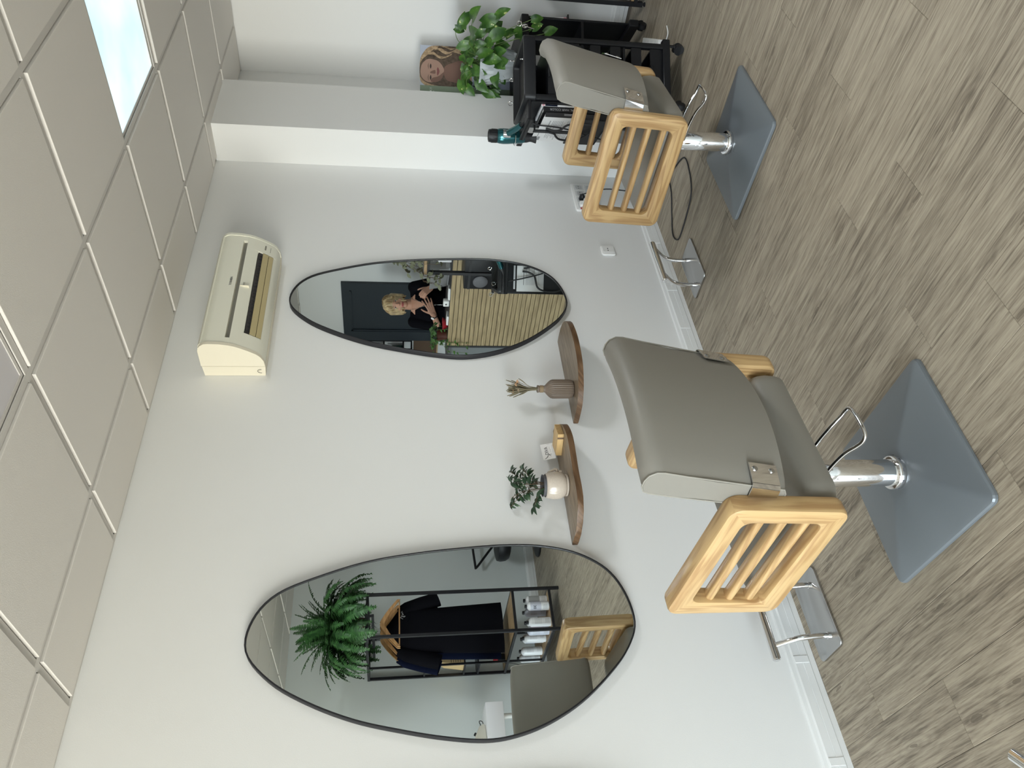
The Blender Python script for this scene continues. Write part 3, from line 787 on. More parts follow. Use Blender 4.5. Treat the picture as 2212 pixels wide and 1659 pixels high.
# ================================================================== wavy wall shelves
def make_shelf(outline, z, label):
    xs = [p[0] for p in outline]; cx = (min(xs)+max(xs))/2
    t = thing('wall_shelf', label, 'shelf', (cx, YB, z-.026), 0, 'wavy wooden wall shelves')
    P2 = [p.xy for p in smooth([(x, y, 0) for x, y in outline], 4)]
    P2 = [(x, min(y, YB-.0005)) for x, y in P2]
    o = obj('board', prism(B(), P2, z-.0245, z, None, .003, 2), m_shelf, t, grain=0, world=True, sm=45)
    o.data.materials.append(m_shelf_edge)
    for p in o.data.polygons:
        if abs(p.normal.z) < .75: p.material_index = 1
make_shelf([(2.662, 2.703), (2.664, 2.640), (2.655, 2.575), (2.602, 2.500), (2.508, 2.461), (2.408, 2.447), (2.290, 2.460), (2.205, 2.512), (2.168, 2.561), (2.150, 2.612), (2.143, 2.703)], .745,
           'wavy wooden wall shelf holding the ribbed vase, under the farther mirror')
make_shelf([(2.100, 2.703), (2.079, 2.642), (2.015, 2.545), (1.957, 2.505), (1.895, 2.486), (1.82, 2.488), (1.738, 2.496), (1.655, 2.495), (1.590, 2.515), (1.533, 2.597), (1.522, 2.703)], .845,
           'wavy wooden wall shelf holding the potted plant and card block')

# ribbed vase with dried flowers
VX, VY, VZ = 2.262, 2.600, .745
vs = thing('vase', 'ribbed taupe bottle vase with twine round its neck on a wooden shelf', 'vase', (VX, VY, VZ))
def rib(r, z, j, k): return r*(1+(.045 if .006 < z < .106 else .016 if z < .13 else 0)*(abs(math.cos(j*math.pi/8))*1.6-1)) if r > .02 else r
obj('body', lathe(B(), [(0, .0), (.030, .0), (.036, .003), (.0405, .010), (.0425, .022), (.0425, .095), (.0405, .104), (.034, .114), (.024, .124), (.0165, .131), (.0150, .138), (.0150, .157), (.0165, .160), (.0178, .163), (.0165, .1665), (.0125, .1665), (.012, .158), (0, .156)], 192, fn=rib), m_vase, vs, sm=60)
obj('twine', lathe(B(), [(.0152, .1385), (.0168, .140), (.0168, .154), (.0152, .1555)], 28), m_twine, vs)
ob = thing('dried_bouquet', 'small bunch of dried grasses and peach flowers standing in the ribbed vase', 'dried flowers', (VX, VY, VZ+.158))
rng = random.Random(3)
for i in range(58):
    a = rng.uniform(0, 6.28); sp = rng.uniform(0, .036); h = rng.uniform(.09, .150)
    p = [(0.004*math.cos(a), .004*math.sin(a), -.02), (.35*sp*math.cos(a), .35*sp*math.sin(a), h*.45), (sp*math.cos(a), sp*math.sin(a), h*.8), (1.35*sp*math.cos(a), 1.35*sp*math.sin(a), h)]
    q = smooth(p, 4); n = len(q)
    obj('stalk', tube(B(), q, [.0008+(.0016*math.sin(math.pi*(k-n*.35)/(n*.65)) if k > n*.35 else 0) for k in range(n)], 5), m_straw, ob)
for i in range(9):
    a = rng.uniform(0, 6.28); sp = rng.uniform(.008, .03); h = rng.uniform(.085, .125)
    mt = [m_peach, m_cream, m_peach, m_cotton][i % 4]
    bm = B(); cx, cy = sp*math.cos(a), sp*math.sin(a)-.006
    for k in range(5):
        b2 = k*1.257; m = T(cx, cy, h) @ RZ(b2) @ RY(R(50))
        ball(bm, (.005, 0, .003), .006, 8, 5, (1, .75, .22), m)
    obj('flower', bm, mt, ob)
    obj('flower_stem', tube(B(), [(0, 0, -.01), (cx*.4, cy*.4, h*.5), (cx, cy, h)], .0008, 5), m_straw, ob)

# face pot with a small leafy plant
PX, PY, PZ = 1.748, 2.612, .845
pp = thing('potted_plant', 'speckled cream face pot with a small dark-leaved plant, on a saucer on the wooden shelf', 'plant', (PX, PY, PZ))
obj('saucer', lathe(B(), [(0, 0), (.036, 0), (.0445, .003), (.046, .009), (.043, .011), (.036, .007), (0, .006)], 32), m_ceram, pp)
pot = obj('pot', lathe(B(), [(0, .007), (.036, .008), (.047, .016), (.0545, .030), (.0570, .048), (.0560, .066), (.0520, .084), (.0495, .093), (.0470, .094), (.0455, .090), (.0500, .072), (.048, .068), (0, .066)], 40), m_ceram, pp, sm=60)
nm = T(0, 0, 0) @ RZ(R(-22))
bm = B()     # nose, brow and lips in relief, facing away to the right
q = smooth([(.0535, 0, .080), (.060, 0, .066), (.0665, 0, .050), (.064, 0, .042), (.0565, 0, .038)], 4)
tube(bm, [nm @ p for p in q], [.004+.0035*i/(len(q)-1) for i in range(len(q))], 8)
for s in (-1, 1): ball(bm, (.0585, s*.0075, .043), .006, 8, 6, (1, .9, .8), nm)
obj('nose', bm, m_ceram, pot, sm=70)
bm = B()
for z, r in ((.0315, .0042), (.0255, .0045)):
    q = smooth([(.049, -.018, z+.001), (.0565, -.009, z), (.0585, 0, z-.0005), (.0565, .009, z), (.049, .018, z+.001)], 4); n = len(q)
    tube(bm, [nm @ p for p in q], [r*(.45+.55*math.sin(math.pi*i/(n-1))) for i in range(n)], 8)
obj('lips', bm, m_ceram, pot, sm=70)
inner = obj('nursery_pot', lathe(B(), [(.040, .070), (.0445, .105), (.046, .106), (.0425, .106), (.040, .098), (0, .097)], 28), m_dkgrey, pp)
def leaf_mesh(name, L, W, m, fold=.25, droop=.3, heart=.0, rows=6):
    """one leaf along +y, face up +z, folded along the midrib and drooping at the tip"""
    bm = B(); R3 = []
    for i in range(rows+1):
        t = i/rows
        if heart: wd = W*.5*(math.sin(math.pi*min(1, (t*.86+.14)))**.75)*(1-.25*t)*1.15
        else: wd = W*.5*(math.sin(math.pi*(t*.96+.02))**.8)
        y = L*t; z = -droop*L*t*t
        back = heart*L*.16 if i == 0 else (heart*L*.05 if i == 1 else 0)
        if i == rows: wd = 0.0004
        R3.append([bm.verts.new((-wd, y-back, z+fold*wd)), bm.verts.new((-wd*.5, y-back*.4, z+fold*wd*.42)), bm.verts.new((0, y, z)), bm.verts.new((wd*.5, y-back*.4, z+fold*wd*.42)), bm.verts.new((wd, y-back, z+fold*wd))])
    for A, Z in zip(R3[:-1], R3[1:]):
        for j in range(4): bm.faces.new((A[j], A[j+1], Z[j+1], Z[j]))
    me = mesh_of(name, bm, m, sm=180); return me
def place_leaf(me, parent, pos, d, up, s=1.0, name='leaf'):
    d = Vector(d).normalized(); u = Vector(up); u = (u-d*u.dot(d))
    u = u.normalized() if u.length > 1e-4 else d.orthogonal().normalized()
    r = d.cross(u)
    m = Matrix((r, d, u)).transposed().to_4x4(); m.translation = pos
    m = m @ Matrix.Diagonal((s, s, s, 1))
    o = bpy.data.objects.new(name, me); C.objects.link(o); o.parent = parent
    o.matrix_local = m; WM[o.name] = WM[parent.name] @ m
    return o
sl = [leaf_mesh('leaf', .034, .0150, m_dark_leaf, .35, dr) for dr in (.1, .35, .6)]
rng = random.Random(11)
stems = []
for i in range(15):
    a = i*2.4+rng.uniform(-.4, .4); sp = rng.uniform(.04, .118)*(1.12 if math.cos(a) > 0 else .9) if i else .03; h = .105+rng.uniform(.07, .150)-.35*max(0, sp-.05)
    if i in (4, 9, 12): h = .125+rng.uniform(0, .03); sp = .095
    dy = .62
    p = smooth([(.012*math.cos(a), .012*math.sin(a), .097), (.35*sp*math.cos(a), .35*sp*dy*math.sin(a), .097+(h-.097)*.55), (.75*sp*math.cos(a), .75*sp*dy*math.sin(a), h*.93), (sp*math.cos(a), sp*dy*math.sin(a), h)], 5)
    st = obj('stem', tube(B(), p, .0011, 5), m_twig, pp)
    n = len(p)
    for k in range(4, n, 1 if i % 2 else 2):
        q = p[k]; aa = a+rng.uniform(-1.3, 1.3)
        d = Vector((math.cos(aa), math.sin(aa)*.7, rng.uniform(-.5, .55)))
        pos = Vector((q.x, q.y, q.z))
        if q.y+d.y*.035 > .078: d.y = -abs(d.y)
        place_leaf(sl[rng.randrange(3)], pp, pos, d, Vector((-.2, -.75, .8))+Vector((rng.uniform(-.6, .6), rng.uniform(-.4, .4), 0)), rng.uniform(.75, 1.15))

# bamboo card block and the business card
cb = thing('card_block', 'striped bamboo block with a slot, on the shelf beside the plant', 'card holder', (1.965, 2.590, .845), R(-68))
bm = prism(B(), [(-.052, -.042), (.052, -.042), (.052, .042), (-.052, .042)], 0, .026, None, .0015, 1)
obj('block', bm, m_bamboo, cb, grain=0)
bm = B()
for i in range(7): bx2(bm, (.0520, -.040+i*.0115, .001), (.0524, -.0378+i*.0115, .025))
obj('end_grain', bm, m_shelf_edge, cb)
obj('slot', bx2(B(), (.028, -.0426, .0), (.036, -.0412, .026)), m_shelf_edge, cb)
card = thing('business_card', 'white salon business card leaning on the wall behind the bamboo block', 'card', (1.952, 2.652, .846))
mC = T(1.952, 2.655, .8935) @ RZ(R(2)) @ RX(R(79)) @ RZ(R(3))
obj('card_sheet', prism(B(), [(-.0425, -.0275), (.0425, -.0275), (.0425, .0275), (-.0425, .0275)], -.0004, .0004, mC), m_paper, card, world=True)
text('card_name', 'DIVA', .021, m_ink, card, mC @ T(.004, .006, .0006), ext=.0002, sx=.9)
bm = B()
q = smooth([(-.038, .020, .001), (-.032, .010, .001), (-.024, .004, .001), (-.017, .003, .001)], 5); tube(bm, [mC @ p for p in q], [.0004+.0010*math.sin(math.pi*i/(len(q)-1)) for i in range(len(q))], 6)
q = smooth([(-.028, -.010, .001), (-.022, -.004, .001), (-.0175, .0, .001), (-.0185, -.006, .001), (-.017, -.014, .001)], 5); tube(bm, [mC @ p for p in q], [.0004+.0006*math.sin(math.pi*i/(len(q)-1)) for i in range(len(q))], 6)
obj('card_emblem', bm, m_ink, card, world=True)
bm = B(); tube(bm, [mC @ p for p in smooth([(-.006, -.012, .0008), (.002, -.009, .0008), (.006, -.013, .0008), (.014, -.008, .0008), (.024, -.010, .0008)], 4)], .0004, 5)
bx2(bm, (-.008, -.021, .0005), (.034, -.0203, .0009), mC); bx2(bm, (.038, -.012, .0005), (.0386, 0, .0009), mC)
obj('card_script', bm, m_textgrey, card, world=True)

# ================================================================== sockets and plugs
so = thing('wall_socket', 'small white wall socket between the mirror and the skirting', 'socket', (3.386, YB, .352))
mS = frame((3.386, YB, .352), (1, 0, 0), (0, 0, 1))
obj('cover', prism(B(), rrect(.084, .082, .016, 4), 0, .013, mS, .006, 3), m_white, so, world=True)
obj('socket_plate', prism(B(), rrect(.044, .066, .004, 2), .0125, .0145, mS, .001, 1), m_white, so, world=True)
bm = B()
for x in (-.0095, .0095): cyl(bm, mS @ V(x, .002, .0143), mS @ V(x, .002, .0150), .0034, n=12)
cyl(bm, mS @ V(0, .002, .0143), mS @ V(0, .002, .0149), .0018, n=8)
obj('pin_hole', bm, m_ink, so, world=True)
m_skirt2 = P('socket_grey_white', (.66, .67, .67), .35); m_ac_slot2 = P('socket_shade', (.50, .51, .52), .4)
gs = thing('socket_block', 'large white block of wall sockets with plugs behind the farther chair', 'socket', (3.895, YB, .40))
mG = frame((3.885, YB, .400), (1, 0, 0), (0, 0, 1))
obj('cover', prism(B(), rrect(.27, .158, .012, 4), 0, .016, mG, .006, 3), m_white, gs, world=True)
for i in range(4):
    for j in range(2):
        x = -.094+i*.062; y = -.034+j*.066
        s_ = obj('socket_plate', prism(B(), rrect(.056, .060, .004, 2), .0155, .0175, mG @ T(x, y, 0), .0005, 1), m_skirt2, gs, world=True)
        bm = B(); prism(bm, rrect(.040, .040, .012, 3), .0175, .0185, mG @ T(x, y, 0), 0); obj('socket_well', bm, m_ac_slot2, s_, world=True)
        bm = B()
        for dx in (-.0095, .0095): cyl(bm, mG @ V(x+dx, y, .0182), mG @ V(x+dx, y, .0190), .003, n=10)
        obj('pin_hole', bm, m_ink, s_, world=True)
obj('red_switch', bx2(B(), (-.128, .012, .014), (-.114, .052, .021), mG, .002, 1), m_red, gs, world=True)
for (x, y), lab, g in (((-.094, .032), 'white plug in the socket block, upper one at its left end', None), ((-.094, -.036), 'white plug in the socket block, lower one at its left end', None)):
    t = thing('plug', lab, 'plug', tuple(mG @ V(x, y, .0186)))
    obj('body', prism(B(), rrect(.046, .046, .010, 3), .0186, .040, mG @ T(x, y, 0), .005, 2), m_white, t, world=True)
    obj('grip', prism(B(), rrect(.046, .016, .004, 2), .040, .056, mG @ T(x, y-.008, 0), .003, 2), m_white, t, world=True)
cw = thing('extension_cord', 'black cord plugged into the wall socket block and looping on the floor', 'cord', (3.44, 2.35, 0))
obj('plug_head', lathe(B(), [(.016, .0186), (.018, .022), (.016, .045), (.006, .056), (0, .057)], 16, mG @ T(-.032, .032, 0)), m_blackp, cw, world=True)
pts = [mG @ V(-.032, .032, .055), V(3.845, 2.60, .30), V(3.835, 2.60, .10), V(3.78, 2.50, .006), (3.66, 2.33, .004), (3.563, 2.19, .004), (3.439, 2.194, .004), (3.335, 2.25, .004), (3.30, 2.356, .004), (3.288, 2.497, .004), (3.314, 2.550, .004), (3.389, 2.567, .004), (3.49, 2.499, .004), (3.60, 2.42, .004), (3.74, 2.40, .004), (3.90, 2.42, .004), (3.97, 2.36, .08)]
obj('cable', tube(B(), smooth(pts, 8), .0036, 8), m_softblack, cw, world=True, sm=70)

# ================================================================== black salon trolley
CX, CY, CR = 3.990, 2.036, R(-37.7)
tr = thing('salon_trolley', 'black plastic salon trolley on casters with a hair dryer wing, beside the farther chair', 'trolley', (CX, CY, 0), CR)
hx, hy = .178, .185
def caster(parent, x, y, z=.085, a=0.0):
    bm = B(); m = T(x, y, 0) @ RZ(a)
    cyl(bm, m @ V(0, 0, .058), m @ V(0, 0, z), .008, n=10)
    for s in (-1, 1): prism(bm, [(.026*math.cos(R(t)), .026*math.sin(R(t))) for t in range(-20, 201, 20)], s*.0145, s*.021, m @ T(.012, 0, .030) @ RX(R(90)), 0)
    box(bm, (.010, 0, .055), (.036, .030, .008), m, .002, 1)
    c = obj('caster', bm, m_blackp, parent)
    obj('wheel', cyl(B(), m @ V(.012, -.0135, .0245), m @ V(.012, .0135, .0245), .0245, n=20), m_softblack, c)
# rim-edged top tray with an apron
bm = B(); rings = []
for d, z, r in ((-.012, .818, .02), (0, .822, .03), (0, .876, .03), (-.004, .884, .028), (-.014, .885, .022), (-.020, .880, .018), (-.026, .852, .014), (-.05, .850, .01)):
    rings.append([bm.verts.new((x, y, z)) for x, y in rrect(2*(hx+d), 2*(hy+d), r, 4)])
n = len(rings[0])
for A, Z in zip(rings[:-1], rings[1:]):
    for j in range(n): bm.faces.new((A[j], A[(j+1) % n], Z[(j+1) % n], Z[j]))
bm.faces.new(rings[0][::-1]); bm.faces.new(rings[-1])
obj('top_tray', bm, m_blackp, tr, sm=30)
for sx in (-1, 1):
    for sy in (-1, 1):
        obj('post', prism(B(), rrect(.030, .030, .005, 2, sx*(hx-.02), sy*(hy-.02)), .10, .82), m_blackp, tr)
for sy in (-1, 1):
    bm = bx2(B(), (-hx-.02, sy*(hy-.02)-.02, .085), (hx+.02, sy*(hy-.02)+.02, .125), None, .004, 1); obj('foot_rail', bm, m_blackp, tr)
bm = B()
for z in (.125, .33, .56, .74): bx2(bm, (-hx+.01, -hy+.02, z), (hx-.01, hy-.02, z+.012))
obj('tray_runner', bm, m_blackp, tr)
for z0, z1 in ((.14, .235), (.245, .345), (.36, .46), (.47, .57), (.585, .69), (.70, .80)):
    bm = B(); bx2(bm, (-hx+.04, -hy+.012, z0), (hx-.04, hy-.04, z0+.006)); bx2(bm, (-hx+.04, -hy+.008, z0), (hx-.04, -hy+.016, z0+.055)); bx2(bm, (-hx+.036, -hy+.012, z0), (-hx+.044, hy-.04, z0+.05)); bx2(bm, (hx-.044, -hy+.012, z0), (hx-.036, hy-.04, z0+.05))
    bx2(bm, (-.05, -hy-.002, z0+.045), (.05, -hy+.012, z0+.055), None, .002, 1)
    obj('drawer', bm, m_blackp, tr)
obj('back_panel', bx2(B(), (-hx+.02, hy-.012, .12), (hx-.02, hy-.006, .82)), m_blackp, tr)
# tool wing and hanging pocket on the mirror side
bm = B(); bx2(bm, (-hx-.105, -hy+.01, .846), (-hx+.004, hy+.02, .862), None, .003, 1); bx2(bm, (-hx-.105, -hy+.01, .835), (-hx-.095, hy+.02, .866), None, .003, 1)
wing = obj('tool_wing', bm, m_blackp, tr)
for y in (-.13, -.085, -.04): obj('tool_hole', cyl(B(), (-hx-.05, y, .8615), (-hx-.05, y, .8632), .011, n=16), m_ink, wing)
bm = B(); tube(bm, [V(-hx-.078+.047*math.cos(a), .135+.047*math.sin(a), .885) for a in [2*math.pi*i/28 for i in range(28)]], .0028, 8, closed=True); tube(bm, [(-hx-.045, .10, .885), (-hx-.03, .07, .862)], .0028, 8); obj('dryer_ring', bm, m_chrome, wing)
bm = B(); bx2(bm, (-hx-.088, -hy+.02, .42), (-hx-.082, hy-.01, .60)); bx2(bm, (-hx-.088, -hy+.02, .42), (-hx, hy-.01, .428)); bx2(bm, (-hx-.088, -hy+.02, .42), (-hx, -hy+.026, .50)); bx2(bm, (-hx-.088, hy-.016, .42), (-hx, hy-.01, .60)); bx2(bm, (-hx-.004, -hy+.02, .42), (-hx, hy-.01, .84))
obj('side_pocket', bm, m_blackp, tr)
bm = B(); bx2(bm, (-hx-.088, .006, .60), (-hx-.082, .036, .80)); bx2(bm, (-hx-.088, .010, .79), (-hx-.01, .032, .796)); obj('pocket_divider', bm, m_blackp, tr)
for x in (-hx+.01, hx-.01):
    for y in (-hy+.02, hy-.02): caster(tr, x, y, .088, R(40+90*(x > 0)))
TM = WM[tr.name]
def on_trolley(name, lab, cat, p, group=None): return thing(name, lab, cat, tuple(TM @ Vector(p)), CR, group)
# books and papers in the pocket
def book(lab, x0, x1, y0, y1, z0, z1, m, mk=None):
    t = on_trolley('book', lab, 'book', ((x0+x1)/2, (y0+y1)/2, z0))
    w_, l_, h = x1-x0, y1-y0, z1-z0
    bm = B(); bx2(bm, (-w_/2, -l_/2, 0), (-w_/2+.002, l_/2, h)); bx2(bm, (w_/2-.002, -l_/2, 0), (w_/2, l_/2, h)); bx2(bm, (-w_/2, -l_/2-.002, 0), (w_/2, -l_/2+.002, h), None, .0008, 1)
    obj('cover', bm, m, t); obj('pages', bx2(B(), (-w_/2+.002, -l_/2+.002, .003), (w_/2-.002, l_/2-.003, h-.003)), m_paper, t)
    return t
Z0 = .4285
b1 = book('black book with a HAIR COLOR spine in the trolley side pocket', -hx-.046, -hx-.020, -.150, .06, Z0, .775, m_blackp)
mT = TM @ frame((-hx-.033, -.1528, .66), (0, 0, 1), (-1, 0, 0))
text('spine_text', 'TOTAL HAIR COLOR', .0165, m_textgrey, b1, mT, ext=.0002, sx=1.05)
b2k = book('black book with a red and blue mark on its spine in the trolley side pocket', -hx-.074, -hx-.050, -.150, .06, Z0, .765, m_softblack)
bm = B()
for dz in (0, -.006, -.012): pass
bx2(bm, (-hx-.058, -.1528, .62), (-hx-.0555, -.1520, .665), TM); bx2(bm, (-hx-.064, -.1528, .625), (-hx-.0615, -.1520, .665), TM)
obj('spine_lines', bm, m_textgrey, b2k, world=True)
obj('spine_mark', cyl(B(), TM @ V(-hx-.0615, -.1531, .585), TM @ V(-hx-.0615, -.1520, .585), .0085, n=20), P('print_blue', (.06, .08, .30), .5), b2k, world=True)
obj('spine_mark', cyl(B(), TM @ V(-hx-.0585, -.1534, .605), TM @ V(-hx-.0585, -.1520, .605), .0075, n=20), m_red, b2k, world=True)
b3 = book('slim white magazine with a pink and navy spine patch beside the black books', -hx-.016, -hx-.005, -.145, .05, Z0, .785, m_paper)
obj('spine_patch', bx2(B(), (-hx-.0145, -.1480, .70), (-hx-.0065, -.1465, .765), TM), m_navycloth, b3, world=True)
obj('spine_patch', bx2(B(), (-hx-.0145, -.1480, .768), (-hx-.0065, -.1465, .782), TM), m_pink, b3, world=True)
def sheet(lab, y0, y1, z0, z1, x, rows):
    t = on_trolley('paper_sheet', lab, 'paper', (x, (y0+y1)/2, z0))
    obj('sheet', bx2(B(), (x-.0006, y0, z0), (x+.0006, y1, z1), TM), m_paper, t, world=True)
    rg = random.Random(len(lab)); bm = B()
    for z, f0, f1, th in rows:
        bx2(bm, (x-.0011, y0+(y1-y0)*f0, z), (x-.0005, y0+(y1-y0)*f1, z+th), TM)
    obj('print_lines', bm, m_textgrey, t, world=True)
rows = [(.712-.0085*i-(.02 if i > 6 else 0), .25, .62+.3*random.Random(i).random(), .0028) for i in range(15)]
sheet('white printed sheet in the front half of the trolley pocket', -.158, .008, .432, .775, -hx-.0795, [(.728, .25, .80, .005)]+rows)
sheet('white printed sheet in the rear half of the trolley pocket', .032, .170, .432, .790, -hx-.0795, [(.76, .1, .5, .004), (.745, .55, .9, .014)]+[(.72-.0085*i, .12, .45+.4*random.Random(i+40).random(), .0028) for i in range(14)])
# hair dryer hanging nose down in its ring
DX, DY = -hx-.078, .135
hd = on_trolley('hair_dryer', 'iridescent teal hair dryer hanging nose down in a chrome ring on the trolley', 'hair dryer', (DX, DY, .77))
mD = TM @ T(DX, DY, 0)
obj('barrel', lathe(B(), [(.030, .83), (.034, .845), (.0375, .885), (.0415, .925), (.0425, .950), (.0405, .972), (.037, .984)], 32, mD), m_teal, hd, world=True, sm=50)
obj('rear_grille', lathe(B(), [(.0365, .983), (.0375, .986), (.0360, 1.020), (.0335, 1.032), (.027, 1.034), (.024, 1.030), (.010, 1.031), (0, 1.031)], 32, mD), m_blackp, hd, world=True)
bm = B()
for a in range(0, 360, 24): box(bm, (.0372, 0, 1.003), (.0015, .004, .028), mD @ RZ(R(a)))
obj('vent_rib', bm, m_softblack, hd, world=True)
obj('nozzle', lathe(B(), [(.0295, .832), (.028, .815), (.0235, .800), (.0235, .79), (.031, .765), (.0285, .765), (.021, .79), (.02, .81), (0, .81)], 32, mD), m_softblack, hd, world=True)
hp = smooth([mD @ V(0, -.028, .935), mD @ V(.002, -.062, .918), mD @ V(.004, -.105, .893), mD @ V(.008, -.150, .872)], 5)
obj('handle', tube(B(), hp, [.021, .0205, .020, .0195, .019, .0185, .018, .018, .0178, .0175, .0175, .0172, .017, .0165, .016, .0155], 16), m_teal, hd, world=True, sm=60)
obj('handle_seam', tube(B(), [mD @ V(0, -.036, .915), mD @ V(0, -.036, .956)], .0225, 16), m_chrome, hd, world=True)
obj('cord_sleeve', tube(B(), [mD @ V(.008, -.150, .872), mD @ V(.009, -.170, .862), mD @ V(.010, -.205, .852)], [.0125, .0085, .006], 12), m_blackp, hd, world=True)
cp = smooth([mD @ V(.010, -.205, .852), mD @ V(.0, -.225, .84), mD @ V(-.016, -.222, .80), mD @ V(-.014, -.200, .70), mD @ V(-.016, -.17, .60), mD @ V(-.02, -.12, .50), mD @ V(-.03, -.09, .40)], 6)
obj('cord', tube(B(), cp, .0042, 8), m_softblack, hd, world=True, sm=70)
cl = on_trolley('coiled_cord', 'looped black cord hanging over the papers in the trolley pocket', 'cord', (-hx-.10, -.02, .50))
lp = smooth([TM @ V(*p) for p in [(-hx-.088, -.03, .74), (-hx-.10, -.035, .70), (-hx-.104, -.06, .665), (-hx-.105, -.125, .645), (-hx-.106, -.150, .60), (-hx-.106, -.152, .52), (-hx-.105, -.12, .48), (-hx-.104, -.02, .50), (-hx-.104, .05, .53), (-hx-.104, .085, .57), (-hx-.104, .075, .64), (-hx-.104, .035, .672), (-hx-.103, 0, .69), (-hx-.098, -.01, .735)]], 6)
obj('cable', tube(B(), lp, .0058, 8), m_softblack, cl, world=True, sm=70)
# scissors standing in the right-hand rim of the tray
for i, (y, a) in enumerate(((.01, 10), (.075, -25), (.135, 40))):
    t = on_trolley('scissors', ['silver scissors at the front of the trolley tray', 'silver scissors in the middle of the row on the trolley tray', 'silver scissors at the back of the trolley tray'][i], 'scissors', (hx-.021, y, .852), 'scissors on the trolley tray')
    for s in (-1, 1):
        m = TM @ T(hx-.021, y, -.018) @ RZ(R(90+a)) @ RY(R(14*s))
        bm = B(); tube(bm, [m @ V(s*.004+.0125*math.cos(q), 0, .928+.0125*math.sin(q)) for q in [2*math.pi*k/18 for k in range(18)]], .0026, 8, closed=True)
        tube(bm, [m @ V(s*.002, 0, .917), m @ V(0, 0, .893), m @ V(-s*.001, 0, .872)], [.003, .0032, .001], 8)
        obj('scissor_half', bm, m_chrome, t, world=True)

# ================================================================== second black trolley with the pothos, poster in the corner
SX, SY = 4.760, 2.290
st2 = thing('plant_trolley', 'low black trolley in the alcove carrying the pothos, behind the salon trolley', 'trolley', (SX, SY, 0), CR)
ax, ay = .172, .25
bm = bx2(B(), (-ax, -ay, .745), (ax, ay, .790), None, .006, 2); obj('top_board', bm, m_blackp, st2)
for sx in (-1, 1):
    bm = bx2(B(), (sx*ax-sx*.014, -ay+.02, .12), (sx*ax, ay-.02, .745), None, .003, 1); obj('side_panel', bm, m_blackp, st2)
    bm = bx2(B(), (sx*(ax-.02)-.022, -ay-.02, .060), (sx*(ax-.02)+.022, ay, .120), None, .004, 1); obj('foot', bm, m_blackp, st2)
    for y in (-ay+.02, ay-.04): caster(st2, sx*(ax-.02), y, .062, R(30))
obj('shelf', bx2(B(), (-ax+.014, -ay+.02, .40), (ax-.014, ay-.02, .416)), m_blackp, st2)
S2 = WM[st2.name]
t = thing('product_tube', 'white cosmetic tube with pink print standing at the edge of the dark trolley', 'tube', tuple(S2 @ V(ax+.022, -.17, .49)), CR)
mt = S2 @ T(ax+.020, -.17, 0)
bm = B(); rings = []
for z, a, b2 in ((.515, .018, .014), (.54, .018, .0125), (.575, .019, .007), (.588, .0195, .0012)):
    rings.append([bm.verts.new(mt @ V(b2*math.cos(q), a*math.sin(q), z)) for q in [2*math.pi*k/16 for k in range(16)]])
for A, Z in zip(rings[:-1], rings[1:]):
    for j in range(16): bm.faces.new((A[j], A[(j+1) % 16], Z[(j+1) % 16], Z[j]))
bm.faces.new(rings[0]); bm.faces.new(rings[-1][::-1])
obj('tube_body', bm, m_bottle, t, world=True); obj('tube_cap', cyl(B(), mt @ V(0, 0, .495), mt @ V(0, 0, .5155), .0165), m_pink, t, world=True)
bm = B(); bx2(bm, (-.0135, -.006, .552), (-.0095, -.004, .572), mt); bx2(bm, (-.014, .0, .545), (-.011, .004, .565), mt); obj('tube_print', bm, m_textgrey, t, world=True)
bm = B(); bx2(bm, (-.024, -.03, .486), (.022, .03, .4945), mt); bx2(bm, (-.024, -.03, .486), (-.021, .03, .51), mt); obj('tube_ledge', bm, m_blackp, st2, world=True)

# framed advertising board standing across the corner
p0, dr = Vector((5.03, 2.357, 0)), Vector((-.752, .659, 0)); PWd, PZ0, PZ1 = .435, .792, 1.384
pc = p0+dr*(PWd/2); mP = frame((pc.x, pc.y, (PZ0+PZ1)/2), -dr, (0, 0, 1)); PH = PZ1-PZ0
bd = thing('poster_board', "advertising board with a wavy-haired portrait and green band, behind the pothos", 'poster', (pc.x, pc.y, PZ0))
obj('board', bx2(B(), (-PWd/2, -PH/2, -.014), (PWd/2, PH/2, 0), mP, .0012, 1), m_white, bd, world=True)
lay = [0]
def flat(name, pts, m, k=0):
    lay[0] += 1; z = .00025*lay[0]; bm = B()
    P3 = [p for p in smooth([(x, y, 0) for x, y in pts], 5, closed=True)] if k else [Vector((x, y, 0)) for x, y in pts]
    f = bm.faces.new([bm.verts.new(mP @ Vector((p.x, p.y, z))) for p in P3]); bmesh.ops.triangulate(bm, faces=[f])
    return obj(name, bm, m, bd, world=True)
m_pbg = P('print_sky_grey', (.42, .46, .55), .5); m_ph1 = P('print_hair_dark', (.085, .058, .040), .5, var=.5, vscale=55); m_ph2 = P('print_hair_light', (.36, .255, .155), .5, var=.4, vscale=70)
m_pface = P('print_face', (.34, .215, .165), .5); m_pface2 = P('print_face_shade', (.17, .095, .072), .5); m_plip = P('print_lips', (.20, .075, .070), .5); m_pgreen = P('print_sage', (.205, .265, .190), .5); m_peye = P('print_eye', (.03, .022, .02), .5)
W2, H2 = PWd/2, PH/2
flat('print', [(-W2, -H2), (W2, -H2), (W2, H2), (-W2, H2)], m_pbg)
u = lambda a, b2: (min(.028+a*1.2, W2), H2-b2*.8)       # portrait coordinates: a across, b down from the top edge
flat('print', [u(-.03, 0), u(.075, 0), u(.125, .035), u(.15, .075), u(.18, .12), u(.195, .20), u(.20, .30), u(.16, .40), u(-.07, .42), u(-.11, .32), u(-.115, .22), u(-.105, .15), u(-.085, .09), u(-.06, .04)], m_ph2, 1)
flat('print', [u(-.01, 0), u(.06, .004), u(.105, .06), (u(.13, .13)), u(.13, .25), u(.10, .36), u(-.03, .38), u(-.065, .26), u(-.06, .14), u(-.045, .05)], m_ph1, 1)
